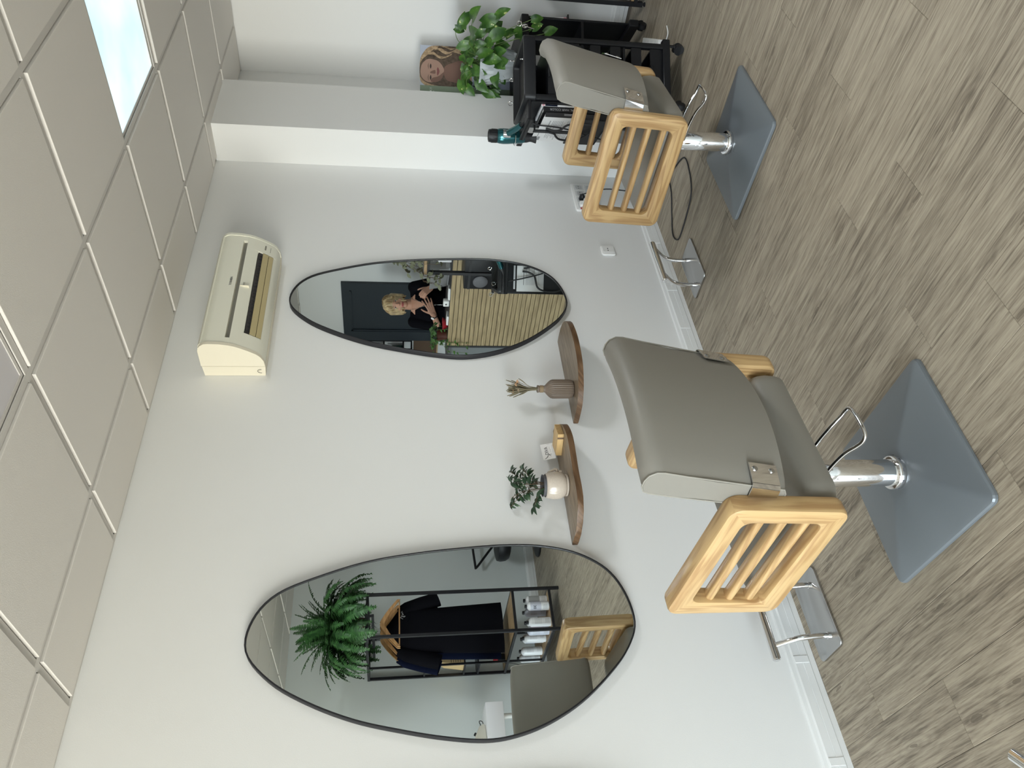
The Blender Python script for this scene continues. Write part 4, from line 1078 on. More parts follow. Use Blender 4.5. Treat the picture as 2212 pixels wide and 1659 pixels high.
flat('print', [u(-.022, .21), u(.045, .20), u(.075, .30), u(.09, .40), u(-.06, .40), u(-.04, .30)], m_pface2, 1)
flat('print', [u(-.008, .006), u(.045, .010), u(.080, .055), u(.082, .11), u(.070, .155), u(.040, .19), u(.015, .192), u(-.020, .165), u(-.042, .11), u(-.040, .05)], m_pface, 1)
flat('print', [u(-.040, .09), u(-.020, .10), u(-.008, .15), u(.015, .192), u(-.018, .178), u(-.040, .14)], m_pface2, 1)
for a in (-.018, .044):
    flat('print', [u(a-.014, .086), u(a, .079), u(a+.014, .087), u(a, .092)], m_peye, 1)
    flat('print', [u(a-.018, .072), u(a, .062), u(a+.018, .070), u(a, .067)], m_ph1, 1)
flat('print', [u(.006, .085), u(.014, .085), u(.024, .120), u(.012, .126), u(.004, .120)], m_pface2, 1)
flat('print', [u(-.006, .142), u(.010, .136), (u(.018, .139)), u(.026, .136), u(.040, .144), u(.018, .158)], m_plip, 1)
for i in range(7):
    a = .105+.013*i; flat('print', [u(a, .06+.028*i), u(a+.02, .10+.02*i), u(a-.006+.01*math.sin(i), .17+.02*i), u(a+.018, .25+.015*i), u(a+.004, .25+.015*i), u(a-.018, .17+.02*i), u(a+.006, .10+.02*i)], m_ph1 if i % 2 else m_ph2, 1)
for i in range(6):
    a = -.075-.006*i; flat('print', [u(a, .07+.03*i), u(a+.014, .12+.026*i), u(a-.004, .19+.02*i), u(a+.02, .27+.014*i), u(a+.008, .27+.014*i), u(a-.016, .19+.02*i), u(a, .12+.026*i)], m_ph2 if i % 2 else m_ph1, 1)
flat('print', [(-W2, -H2), (-.0475, -H2), (-.0475, H2), (-W2, H2)], m_pgreen)
mW = mP @ T(0, 0, .00025*lay[0]+.0003)
text('print_text', 'U K I', .020, m_paper, bd, mW @ T(-.084, H2-.070, 0), ext=.0001)
bm = B()
bx2(bm, (-.118, H2-.089, 0), (-.080, H2-.0868, .0004), mW); obj('print_text_line', bm, m_paper, bd, world=True)
for i, s in enumerate(('NATURAL', 'HAIR', 'COLOR')): text('print_text', s, .0135, m_paper, bd, mW @ T(-.062, H2-.268-.0165*i, 0), ext=.0001, align='RIGHT')

# pothos in a film-wrapped pot
po_ = thing('pothos', 'trailing green-and-cream pothos in a pot wrapped in crinkled film, on the dark trolley', 'plant', (4.735, 2.315, .790), 0)
Pm = WM[po_.name]
obj('pot', lathe(B(), [(0, 0), (.070, 0), (.078, .01), (.098, .15), (.10, .155), (.092, .155), (.088, .13), (0, .128)], 28), m_softblack, po_)
def crk(r, z, j, k): return r*(1+.06*math.sin(j*2.9+z*40)+.05*math.sin(j*1.3-z*70)) if r > .02 else r
obj('film_wrap', lathe(B(), [(.080, .001), (.088, .02), (.104, .08), (.112, .15), (.128, .20), (.146, .235), (.150, .24), (.140, .232), (.120, .19), (.106, .15)], 48, fn=crk), m_film, po_, sm=25)
obj('soil', cyl(B(), (0, 0, .1285), (0, 0, .135), .087), m_soil, po_)
pleaf = [leaf_mesh('leaf', L_, W_, m_green_leaf, f_, d_, heart=.8, rows=8) for L_, W_, f_, d_ in ((.088, .062, .22, .25), (.078, .058, .30, .45), (.100, .062, .18, .35), (.066, .050, .3, .2))]
LP = [(4.625, 2.155, 1.137), (4.81, 2.142, 1.152), (4.789, 2.073, 1.124), (4.656, 1.989, 1.091), (4.719, 2.117, 1.035), (4.707, 2.037, 1.002), (4.759, 2.105, 0.951), (4.795, 2.149, 0.927), (4.614, 1.944, 0.939), (4.597, 2.183, 1.022), (4.807, 2.346, 1.027), (4.703, 2.342, 1.09), (4.788, 2.397, 0.99), (4.591, 2.211, 0.979), (4.706, 2.169, 0.907), (4.778, 2.405, 0.911), (4.649, 2.372, 0.874), (4.836, 2.511, 0.949), (4.824, 2.501, 1.049), (4.598, 2.42, 1.086), (4.597, 2.439, 0.966), (4.731, 2.538, 0.858), (4.834, 2.33, 0.853), (4.689, 2.091, 0.859), (4.646, 2.076, 0.808), (4.7, 2.074, 0.778), (4.62, 2.009, 0.713), (4.62, 1.962, 0.716), (4.62, 2.031, 0.628), (4.598, 2.243, 0.909), (4.648, 2.203, 0.951), (4.704, 2.22, 1.061), (4.719, 2.405, 1.106), (4.651, 2.152, 1.037), (4.65, 2.09, 1.099), (4.647, 2.147, 0.989),
      (4.66, 2.28, 1.0), (4.62, 2.30, 1.05), (4.68, 2.33, .96), (4.61, 2.33, .93), (4.70, 2.27, 1.13), (4.63, 2.25, 1.09), (4.75, 2.20, 1.10), (4.60, 2.38, 1.02)]
r6 = random.Random(77)
LP += [(4.60+r6.uniform(0, .2), 2.05+r6.uniform(0, .42), .90+r6.uniform(0, .24)) for _ in range(22)]
rng = random.Random(5)
for i, p in enumerate(LP):
    q = Vector(p)-Vector((4.735, 2.315, .790))
    out = Vector((q.x, q.y, 0)); out = out.normalized() if out.length > .02 else Vector((-1, 0, 0))
    d = out*rng.uniform(.2, .8)+Vector((rng.uniform(-.5, .3), rng.uniform(-.6, .6), rng.uniform(-1.0, .15)))
    if i == 0: d = Vector((-.1, .35, 1.0))
    d.normalize()
    up = Vector((-.75, -.45, .55))+Vector((rng.uniform(-.35, .35), rng.uniform(-.35, .35), rng.uniform(-.2, .3)))
    me = pleaf[rng.randrange(4)]
    sc = rng.uniform(.85, 1.3)
    place_leaf(me, po_, q-d*.03, d, up, sc)
    a = q-d*.03
    b0 = Vector((rng.uniform(-.05, .05), rng.uniform(-.05, .05), .13))
    if i % 3 != 2 or q.z < .05:
        top = Vector((a.x*.55, a.y*.55, max(.17, a.z*.75+.06)))
        obj('petiole', tube(B(), smooth([b0, top, a], 6), .0019, 5), m_stem, po_, sm=70)
# small white power strip lying on the floor behind
ps = thing('power_strip', 'white power strip lying on the floor behind the salon trolley', 'power strip', (4.50, 2.005, 0), R(23))
obj('body', bx2(B(), (-.16, -.026, 0), (.16, .026, .034), None, .006, 2), m_white, ps)
for i in range(4): obj('outlet', cyl(B(), (-.105+i*.07, 0, .0338), (-.105+i*.07, 0, .0346), .019, n=18), m_skirt, ps)
obj('strip_cord', tube(B(), smooth([(-.16, 0, .012), (-.20, -.01, .006), (-.23, -.06, .005), (-.19, -.10, .005)], 6), .0035, 8), m_white, ps, sm=70)

# ================================================================== console rack by the far wall (only its leg enters the picture; its rest shows in the mirror)
rk = thing('console_rack', "black steel console rack with oak boards against the far wall", 'rack', (5.03, 1.567, 0))
KM = WM[rk.name]
ry0, ry1, rx0, rx1 = 1.187, 1.947, 4.860, 5.196
for x in (rx0, rx1):
    for y in (ry0, ry1):
        x_, y_ = x+(.0135 if x == rx0 else -.0135), y+(.0135 if y == ry0 else -.0135)
        p_ = obj('post', bx2(B(), (x_-.0135, y_-.0135, .018), (x_+.0135, y_+.0135, 1.285)), m_black, rk, world=True)
        obj('foot', lathe(B(), [(.006, .0), (.0135, .0), (.0135, .006), (.007, .010), (.007, .018)], 14, T(x_, y_, 0)), m_black, p_, world=True)
for z in (.055, .70, 1.262):
    bm = B()
    for x in (rx0, rx1-.022): bx2(bm, (x, ry0+.027, z), (x+.022, ry1-.027, z+.022))
    for y in (ry0, ry1-.022): bx2(bm, (rx0+.027, y, z), (rx1-.027, y+.022, z+.022))
    obj('rail', bm, m_black, rk, world=True)
obj('shelf_board', bx2(B(), (rx0, ry0, 1.285), (rx1, ry1, 1.309), None, .002, 1), m_top, rk, grain=1, world=True)
obj('shelf_board', bx2(B(), (rx0+.003, .985, .716), (5.150, ry1-.03, .735), None, .002, 1), m_black, rk, world=True)
obj('shelf_board', bx2(B(), (rx0+.003, ry0+.03, .077), (rx1-.003, ry1-.03, .095), None, .002, 1), m_top, rk, grain=1, world=True)
bx_ = thing('wax_heater', 'black appliance box with a round dark dial on the console rack shelf', 'appliance', (5.00, 1.20, .735))
obj('case', bx2(B(), (4.872, 1.03, .735), (5.130, 1.43, .975), None, .006, 2), m_blackp, bx_, world=True)
obj('dial', lathe(B(), [(.062, 0), (.062, .010), (.055, .016), (.02, .020), (0, .020)], 32, frame((4.872, 1.118, .842), (0, -1, 0), (0, 0, 1))), m_dkgrey, bx_, world=True)
obj('lid_band', bx2(B(), (4.8705, 1.03, .925), (4.8725, 1.43, .945)), m_ink, bx_, world=True)
obj('size_tag', bx2(B(), (4.870, 1.34, .79), (4.8722, 1.352, .812)), m_white, bx_, world=True)

# ================================================================== clothes rack with fern (seen in the large mirror)
cr_ = thing('clothes_rack', "black steel clothes rack with two oak shelves, reflected in the large mirror", 'clothes rack', (3.115, -1.82, 0))
qx0, qx1, qy0, qy1 = 2.915, 3.318, -2.325, -1.335
def bar(a, b2, s=.0115, parent=cr_, name='bar', m=m_black):
    a, b2 = Vector(a), Vector(b2)
    lo = [min(a[i], b2[i])-s for i in range(3)]; hi = [max(a[i], b2[i])+s for i in range(3)]
    return obj(name, bx2(B(), lo, hi), m, parent, world=True)
for x in (qx0, qx1):
    for y in (qy0+.012, qy1): bar((x, y, .0115), (x, y, 1.785), .0125, name='post')
bar((qx0, -2.04, .10), (qx0, -2.04, 1.785), .009, name='post')
for x in (qx0, qx1): bar((x, qy0, 1.785), (x, qy1, 1.785), .0115, name='top_rail')
for y in (qy0+.012, qy1): bar((qx0, y, 1.785), (qx1, y, 1.785), .0115, name='top_rail')
for z in (.096, .446):
    for x in (qx0, qx1): bar((x, qy0, z), (x, qy1, z), .0115, name='shelf_rail')
    for y in (qy0+.012, qy1): bar((qx0, y, z), (qx1, y, z), .0115, name='shelf_rail')
    obj('shelf_board', bx2(B(), (qx0+.012, qy0+.02, z-.004), (qx1-.012, qy1-.012, z+.012)), m_top, cr_, grain=1, world=True)
for z in (.72, .86, 1.25): bar((qx0, -2.04, z), (qx0, qy0, z), .008, name='ladder_rung')
bar((3.115, qy0+.012, 1.735), (3.115, qy1, 1.735), .0115, name='hanging_rail')
for y in (qy0+.012, qy1): bar((3.115, y, 1.735), (3.115, y, 1.785), .009, name='rail_drop')
obj('ladder_shelf', bx2(B(), (qx0+.01, qy0+.01, .728), (qx0+.15, -2.04, .736)), m_black, cr_, world=True)
# pot tray: small steel frame standing on the top rails
bm = B()
for (a, b2) in (((3.0, -1.70, 1.802), (3.25, -1.70, 1.802)), ((3.0, -1.46, 1.802), (3.25, -1.46, 1.802)), ((3.0, -1.70, 1.802), (3.0, -1.46, 1.802)), ((3.25, -1.70, 1.802), (3.25, -1.46, 1.802)), ((qx0, -1.64, 1.802), (qx1, -1.64, 1.802)), ((qx0, -1.52, 1.802), (qx1, -1.52, 1.802))):
    bx2(bm, [min(a[i], b2[i])-.006 for i in range(3)], [max(a[i], b2[i])+.006 for i in range(3)])
obj('pot_tray', bm, m_black, cr_, world=True)
fe = thing('fern', 'big bushy green fern in a brown pot on top of the clothes rack', 'plant', (3.125, -1.58, 1.808))
obj('pot', lathe(B(), [(0, 0), (.075, 0), (.082, .006), (.100, .13), (.108, .132), (.108, .148), (.098, .150), (.092, .132), (0, .130)], 30), m_terra, fe)
def frond_mesh(L, a0, dr, wid, seed):
    """arching rachis with two rows of overlapping toothed leaflets"""
    rg = random.Random(seed); bm = B(); N = 36; pts = []; yaw = rg.uniform(-.35, .35)
    p = Vector((0, 0, 0)); st_ = L/N
    for i in range(N+1):
        t = i/N; pts.append(p.copy())
        a = R(a0)-dr*t**1.2
        p = p+Vector((math.cos(a)*math.cos(yaw*t), math.cos(a)*math.sin(yaw*t), math.sin(a)))*st_
    tube(bm, pts[::3], .0018, 4)
    for i in range(2, N):
        t = i/N; w_ = wid*(math.sin(math.pi*(t*.84+.13))**.8); tg = (pts[i+1]-pts[i-1]).normalized()
        side = Vector((0, 0, 1)).cross(tg)
        side = side.normalized() if side.length > .08 else Vector((0, 1, 0))
        nrm = tg.cross(side).normalized()
        for s in (-1, 1):
            w2 = w_*rg.uniform(.8, 1.12); d = (side*s+tg*rg.uniform(.15, .42)-nrm*rg.uniform(-.10, .30)).normalized()
            hw = tg*st_*.52; b0 = pts[i]
            q = [b0-hw*.9, b0+d*w2*.4-hw*1.05, b0+d*w2*.75-hw*.7-nrm*w2*.06, b0+d*w2-nrm*w2*.20, b0+d*w2*.72+hw*.55-nrm*w2*.06, b0+hw*.9]
            bm.faces.new([bm.verts.new(x) for x in q])
    return mesh_of('frond', bm, m_fern, sm=180)
kinds = ((.56, 84, .9, .060), (.60, 80, 1.3, .066), (.54, 88, .5, .056), (.56, 70, 1.8, .068), (.64, 66, 2.5, .072), (.60, 50, 2.7, .070), (.50, 44, 2.4, .064), (.66, 38, 2.5, .070), (.44, 26, 2.0, .060), (.58, 74, 2.7, .068))
fr = [frond_mesh(*kk, i) for i, kk in enumerate(kinds)]
rng = random.Random(21)
for i in range(165):
    a = i*2.39996+rng.uniform(-.3, .3); k = (0, 4, 1, 5, 3, 7, 2, 6, 9, 8, 4, 5, 7, 3)[i % 14]
    if 1.0 < a % 6.2832 < 2.2 and i % 3: k = (5, 7, 6)[i % 3]
    o = put('frond', fr[k], fe, (.045*math.cos(a), .045*math.sin(a), .13), (rng.uniform(-.22, .22), rng.uniform(-.15, .2), a))
    s_ = rng.uniform(.72, 1.08); o.scale = (s_, s_, s_)

# hangers and black tunics
def hanger(y, a, lab, x=3.115):
    t = thing('coat_hanger', lab, 'hanger', (x, y, 1.735), R(a), 'wooden hangers on the clothes rack')
    pts = smooth([(-.222, 0, -.235), (-.15, -.004, -.175), (-.07, -.008, -.118), (0, -.010, -.085), (.07, -.008, -.118), (.15, -.004, -.175), (.222, 0, -.235)], 6); n = len(pts)
    bm = B(); prev = None; rings = []
    for i, p in enumerate(pts):
        c = abs(i-(n-1)/2)/((n-1)/2); hh = .024-.010*c; th = .0075
        rings.append([bm.verts.new(p+V(0, -th, -hh)), bm.verts.new(p+V(0, th, -hh)), bm.verts.new(p+V(0, th, hh)), bm.verts.new(p+V(0, -th, hh))])
    for A, Z in zip(rings[:-1], rings[1:]):
        for j in range(4): bm.faces.new((A[j], A[(j+1) % 4], Z[(j+1) % 4], Z[j]))
    bm.faces.new(rings[0]); bm.faces.new(rings[-1][::-1])
    bmesh.ops.bevel(bm, geom=[e for e in bm.edges if len(e.link_faces) == 2 and abs((e.verts[0].co-e.verts[1].co).normalized().x) > .5], offset=.004, segments=2, affect='EDGES')
    obj('shoulder', bm, m_beech, t, grain=0)
    obj('trouser_bar', tube(B(), [(-.205, 0, -.240), (.205, 0, -.240)], .0058, 10), m_beech, t, grain=0)
    hk = smooth([(0, 0, -.07), (0, 0, -.035), (.004, 0, -.022), (.018, 0, -.010), (.0215, 0, .004), (.012, 0, .019), (-.006, 0, .0185), (-.0165, 0, .006)], 5)
    obj('hook', tube(B(), hk, .0019, 7), m_steel, t)
    return t
hanger(-1.50, 4, 'empty light wooden hanger nearest the mirror on the rack')
hanger(-1.58, -7, 'empty light wooden hanger just behind the foremost one, tilted')
hanger(-1.70, 3, 'wooden hanger carrying the front black tunic')
hanger(-1.86, -5, 'wooden hanger carrying the rear black tunic')
def tunic(y, a, lab, m, dx=0, short=0.0):
    t = thing('tunic', lab, 'tunic', (3.115+dx, y, 1.40), R(a), 'salon tunics on hangers')
    bm = B(); secs = []
    # cross sections from neck to hem: (z, half width, half depth)
    S = [(1.615, .055, .030), (1.590, .085, .036), (1.545, .150, .042), (1.500, .215, .046), (1.44, .235, .055), (1.36, .225, .062), (1.25, .215, .066), (1.10, .220, .070), (.95, .228, .072), (.80, .235, .070), (.65, .242, .066), (.515+short, .248, .060)]
    n = 28
    for i, (z, hw, hd_) in enumerate(S):
        ring = []
        for j in range(n):
            q = 2*math.pi*j/n; f = 1+.16*math.sin(5*q+z*4)*min(1, (1.5-z))*.8 if z < 1.5 else 1
            ring.append(bm.verts.new((hw*math.cos(q), hd_*math.sin(q)*f, z-1.40)))
        secs.append(ring)
    for A, Z in zip(secs[:-1], secs[1:]):
        for j in range(n): bm.faces.new((A[j], A[(j+1) % n], Z[(j+1) % n], Z[j]))
    obj('bodice', bm, m, t, sm=70)
    for s in (-1, 1):
        bm = B(); r_ = []
        for k, (x, z, hw, hd_) in enumerate(((.17, 1.50, .075, .040), (.215, 1.42, .085, .048), (.262, 1.28, .085, .050), (.305, 1.12, .085, .048))):
            ring = []
            ax = Vector((.36, 0, -.93)); px = Vector((.93, 0, .36))
            for j in range(16):
                q = 2*math.pi*j/16; v = V(x, 0, z-1.40)+px*hw*math.cos(q)*.85+V(0, 1, 0)*hd_*math.sin(q)
                ring.append(bm.verts.new((s*v.x, v.y, v.z)))
            r_.append(ring)
        for A, Z in zip(r_[:-1], r_[1:]):
            for j in range(16): bm.faces.new((A[j], A[(j+1) % 16], Z[(j+1) % 16], Z[j]))
        obj('sleeve', bm, m, t, sm=70)
    return t
t1 = tunic(-1.70, 3, 'black short-sleeved tunic with pale embroidery hanging at the front', m_cloth)
bm = B(); q = smooth([(.10, .0535, .06), (.115, .0530, .085), (.125, .0525, .06), (.128, .0525, .04), (.118, .0530, .05), (.132, .0520, .075), (.142, .0515, .055), (.150, .0510, .07), (.158, .0505, .06), (.166, .05, .075), (.176, .049, .065)], 5)
tube(bm, [p+V(0, .006, .0) for p in q], .0022, 5); obj('embroidery', bm, m_textgrey, t1)
t2 = tunic(-1.88, -5, 'dark navy tunic hanging behind the black one', m_navycloth, short=.02)
# paper bag and red charger on the little ladder shelf
bg_ = thing('paper_bag', 'brown kraft paper bag with printed lines on the rack side shelf', 'bag', (2.995, -2.18, .868))
bm = B(); bx2(bm, (2.935, -2.26, .868), (3.035, -2.10, 1.10)); 
for v in bm.verts:
    if v.co.z > 1.0: v.co.z += .04*(1 if v.co.y > -2.2 else -1); v.co.x = 2.985+(v.co.x-2.985)*.35
obj('bag_body', bm, m_kraft, bg_, world=True)
bm = B()
for i in range(5): bx2(bm, (2.955, -2.0985+.0*i, .90+i*.022), (3.015-.01*(i % 2), -2.0975, .906+i*.022))
obj('print_lines', bm, m_twig, bg_, world=True)
obj('ladder_shelf', bx2(B(), (qx0+.01, qy0+.01, .858), (qx0+.15, -2.04, .868)), m_black, cr_, world=True)
rc = thing('clipper_charger', 'small red and black charger standing on the lower side shelf of the rack', 'charger', (2.985, -2.12, .458))
obj('charger_body', bx2(B(), (2.955, -2.17, .458), (3.025, -2.10, .53), None, .008, 2), m_blackp, rc, world=True)
obj('charger_cap', bx2(B(), (2.960, -2.165, .530), (3.02, -2.105, .575), None, .008, 2), m_red, rc, world=True)
obj('charger_cord', tube(B(), smooth([(2.955, -2.13, .47), (2.93, -2.12, .46), (2.90, -2.05, .42), (2.89, -2.1, .30), (2.90, -2.2, .22), (2.89, -2.25, .30)], 6), .003, 6), m_softblack, rc, world=True, sm=70)

# developer bottles on the lower shelf
def bottle(x, y, rz, lab, m, grp='bottles on the low shelf of the clothes rack', r=.041, h=.225, body=None, mark=None):
    t = thing('bottle', lab, 'bottle', (x, y, .108), R(rz), grp)
    obj('body', lathe(B(), [(0, 0), (r-.004, 0), (r, .004), (r, h*.80), (r-.004, h*.85), (r*.55, h*.90), (r*.36, h*.92), (r*.36, h*.94), (0, h*.94)], 26), m, t)
    obj('cap', lathe(B(), [(0, h*.925), (r*.42, h*.925), (r*.42, h), (r*.36, h*1.01), (0, h*1.01)], 18), m_softblack, t)
    if body:
        obj('label_band', lathe(B(), [(r+.0004, h*.34), (r+.0006, h*.35), (r+.0006, h*.78), (r+.0004, h*.79)], 26), body, t)
    bm = B()
    for k in range(5):
        z = h*.10+k*h*.035
        for j in range(4): box(bm, (0, r+.0006, z), (.0075*(1+.4*((k+j) % 2)), .0006, .0022), RZ(R(-24+j*16)))
    if not mark:
        for k in range(6):
            for j in range(5): box(bm, (0, r+.001, h*.42+k*h*.05), (.008, .0006, .003), RZ(R(-32+j*16)))
    obj('print_lines', bm, m_textgrey, t)
    if mark:
        text('print_number', mark, .036, m_ink, t, WM[t.name] @ frame((0, r+.0012, h*.60), (-1, 0, 0), (0, 0, 1)), ext=.0003)
    return t
bottle(3.245, -1.43, 10, 'white bottle with a grey panel at the right front corner of the low shelf', m_bottle, body=P('label_grey', (.40, .41, .41), .4))
bottle(3.165, -1.385, 35, 'white and pale blue bottle marked 30 at the front of the low shelf', m_bottle, body=m_bottle_lilac, mark='30')
bottle(3.18, -1.55, 20, 'pale lilac bottle behind the bottle marked 30', m_bottle_lilac)
bottle(3.01, -1.39, 5, 'plain white bottle left of the bottle marked 30', m_bottle)
bottle(3.055, -1.50, 5, 'white bottle with a pink shoulder behind the plain white one', m_bottle, body=m_pink)
bottle(2.985, -1.52, 40, 'lilac-tinted bottle beside the left front post', m_bottle_lilac)
bottle(3.00, -1.72, 0, 'white bottle in the middle of the low shelf, left side', m_bottle)
bottle(3.04, -1.83, 15, 'white bottle with a lilac label farther along the low shelf', m_bottle, body=m_bottle_lilac)
bottle(2.98, -1.98, 0, 'white bottle near the wall end of the low shelf', m_bottle)
bottle(2.975, -2.14, 0, 'last white bottle next to the wall on the low shelf', m_bottle)

# white manicure table and its small machine
wt = thing('manicure_table', 'white side table on a white post at the left edge of the large mirror', 'table', (1.90, -1.60, 0))
obj('table_top', bx2(B(), (1.52, -1.90, .632), (2.285, -1.30, .782), None, .004, 2), P('gloss_white', (.84, .84, .88), .2), wt, world=True)
obj('post', cyl(B(), (2.20, -1.42, .02), (2.20, -1.42, .632), .022), m_white, wt, world=True)
obj('post', cyl(B(), (1.62, -1.42, .02), (1.62, -1.42, .632), .022), m_white, wt, world=True)
obj('foot', bx2(B(), (1.58, -1.75, 0), (2.24, -1.38, .02), None, .004, 1), m_white, wt, world=True)
mc = thing('nail_machine', 'cream tabletop machine with a black knob and a red button on the white table', 'machine', (2.02, -1.42, .782), R(-20))
bm = B(); prism(bm, [(-.11, 0), (.10, 0), (.115, .02), (.09, .055), (.0, .095), (-.08, .105), (-.11, .09)], -.06, .06, RX(R(90)), .012, 3); obj('case', bm, P('cream_plastic', (.72, .69, .60), .35), mc)
obj('knob', cyl(B(), (.045, 0, .075), (.06, 0, .093), .014), m_ink, mc); obj('red_button', cyl(B(), (-.02, .02, .10), (-.015, .02, .112), .012), m_red, mc)
obj('lead', tube(B(), smooth([(.105, .02, .03), (.14, .05, .05), (.15, .03, .02), (.13, -.03, .006), (.16, -.06, .004)], 6), .0035, 7), m_softblack, mc, sm=70)

# black stool with a bent arm at the right edge of the mirror
bs = thing('black_chair', "black chair with bent arm, cut off by the right rim of the large mirror", 'chair', (4.22, -1.95, 0))
obj('seat', lathe(B(), [(0, .315), (.17, .315), (.215, .33), (.24, .37), (.245, .42), (.235, .455), (.20, .465), (0, .47)], 32), m_blackp, bs)
obj('stem', cyl(B(), (0, 0, .03), (0, 0, .32), .028), m_black, bs); obj('foot_disc', lathe(B(), [(0, 0), (.20, 0), (.21, .01), (.20, .022), (.03, .035), (0, .035)], 32), m_black, bs)
for s in (-1, 1): obj('arm', tube(B(), smooth([(.10, s*.23, .42), (-.02, s*.245, .52), (-.195, s*.245, .655), (-.20, s*.245, .67), (-.19, s*.245, .675), (.16, s*.235, .70)], 3), .013, 8), m_black, bs, sm=50)
obj('backrest', bx2(B(), (.16, -.24, .50), (.21, .24, .95), None, .02, 3), m_blackp, bs)

# ================================================================== reception bay (seen in the farther mirror)
rc_ = thing('reception_counter', 'reception counter fronted with pale oak slats in front of the navy door', 'counter', (5.41, .60, 0))
RX0, RX1, RY0, RY1, RZ1 = 5.168, 5.64, .05, 1.155, 1.050
obj('carcass', bx2(B(), (RX0, RY0+.01, .0), (RX1, RY1, RZ1-.019)), m_softblack, rc_, world=True)
obj('worktop', bx2(B(), (RX0-.006, RY0, RZ1-.019), (RX1+.02, RY1, RZ1), None, .002, 1), m_softblack, rc_, world=True)
obj('end_post', bx2(B(), (RX0-.024, RY0-.004, .0), (RX0, RY0+.02, RZ1)), m_softblack, rc_, world=True)
pitch = .0405; sm_ = None
for i in range(26):
    z1 = RZ1-i*pitch
    if z1-.036 < 0: break
    if sm_ is None: sm_ = mesh_of('slat', bx2(B(), (-.010, -(RY1-RY0-.02)/2, -.0365), (.010, (RY1-RY0-.02)/2, 0), None, .0015, 1), m_slat, grain=1)
    o = put('slat', sm_, rc_); o.location = WM[rc_.name].inverted() @ V(RX0-.012, (RY0+RY1)/2+.01, z1)
def top_thing(n, lab, cat, x, y, rz=0, z=1.050): return thing(n, lab, cat, (x, y, z), R(rz))
lt = top_thing('laptop', 'grey laptop open on the reception counter, its lid facing the room', 'laptop', 5.40, .70, 112)
obj('keyboard_base', bx2(B(), (-.17, -.23, 0), (.17, 0, .016), None, .003, 1), m_alu, lt)
mL = T(0, 0, .016) @ RX(R(-14))
obj('lid', bx2(B(), (-.175, -.004, 0), (.175, .004, .165), mL, .003, 1), P('laptop_grey', (.33, .33, .33), .35, metal=.3), lt)
bm = B(); tube(bm, [mL @ V(-.02, .0048, .07), mL @ V(.015, .0048, .11)], .0016, 5); tube(bm, [mL @ V(-.002, .0048, .068), mL @ V(.03, .0048, .105)], .0016, 5); tube(bm, [mL @ V(-.02, .0048, .086), mL @ V(.026, .0048, .092)], .0012, 5); obj('lid_mark', bm, m_dkgrey, lt)
cf = top_thing('box_speaker', 'small white rounded device with a dark dot on the counter', 'device', 5.24, .535, 95)
obj('case', prism(B(), rrect(.075, .05, .016, 4), 0, .055, None, .008, 3), m_white, cf); obj('dot', cyl(B(), (.0, .0250, .03), (.0, .0268, .03), .009), m_dkgrey, cf)
for i, (x, y, lab) in enumerate(((5.235, .66, 'stack of white leaflets lying behind the laptop corner on the counter'), (5.225, .35, 'white leaflet stack beside the red bowl on the counter'))):
    t = top_thing('leaflet_stack', lab, 'leaflets', x, y, 80+15*i)
    for k in range(3): obj('leaflet', bx2(B(), (-.06+.002*k, -.035, .006*k), (.06+.002*k, .035, .006*k+.0055)), m_paper, t)
rb = top_thing('red_bowl', 'small dark red bowl on the reception counter beside the trailing plant', 'bowl', 5.27, .235)
obj('bowl', lathe(B(), [(0, 0), (.03, 0), (.034, .003), (.056, .03), (.06, .046), (.056, .046), (.05, .03), (.02, .008), (0, .007)], 28), m_red, rb)
vn = top_thing('trailing_plant', 'small-leaved trailing green plant hanging over the end of the reception counter', 'plant', 5.245, .115)
obj('pot', lathe(B(), [(0, 0), (.045, 0), (.058, .09), (.06, .095), (.052, .095), (0, .085)], 22), m_terra, vn)
vl = [leaf_mesh('leaf', .030, .024, m_sprig, .2, d_, heart=.3, rows=4) for d_ in (.1, .4)]
rng = random.Random(9)
for i in range(16):
    a = rng.uniform(0, 6.28); out = Vector((math.cos(a)*.8-.35, math.sin(a), 0)); L = rng.uniform(.08, .17)
    dz = rng.choice((-.30, -.18, -.10, .04, .08, .02))
    p = smooth([(0, 0, .09), out*L*.5+V(0, 0, .15), out*L*.95+V(0, 0, .10+dz*.25), out*L*1.1+V(0, 0, .09+dz)], 6)
    if any(q.x > -.045 and q.z < .0 for q in p):
        for q in p:
            if q.z < .012: q.x = min(q.x, -.112)
    obj('stem', tube(B(), p, .0014, 5), m_stem, vn, sm=70)
    for q in p[5::2]:
        aa = rng.uniform(0, 6.28)
        place_leaf(vl[rng.randrange(2)], vn, q, (math.cos(aa)-.3, math.sin(aa), rng.uniform(-.6, .4)), (-.5, .4, .8), rng.uniform(.8, 1.3))
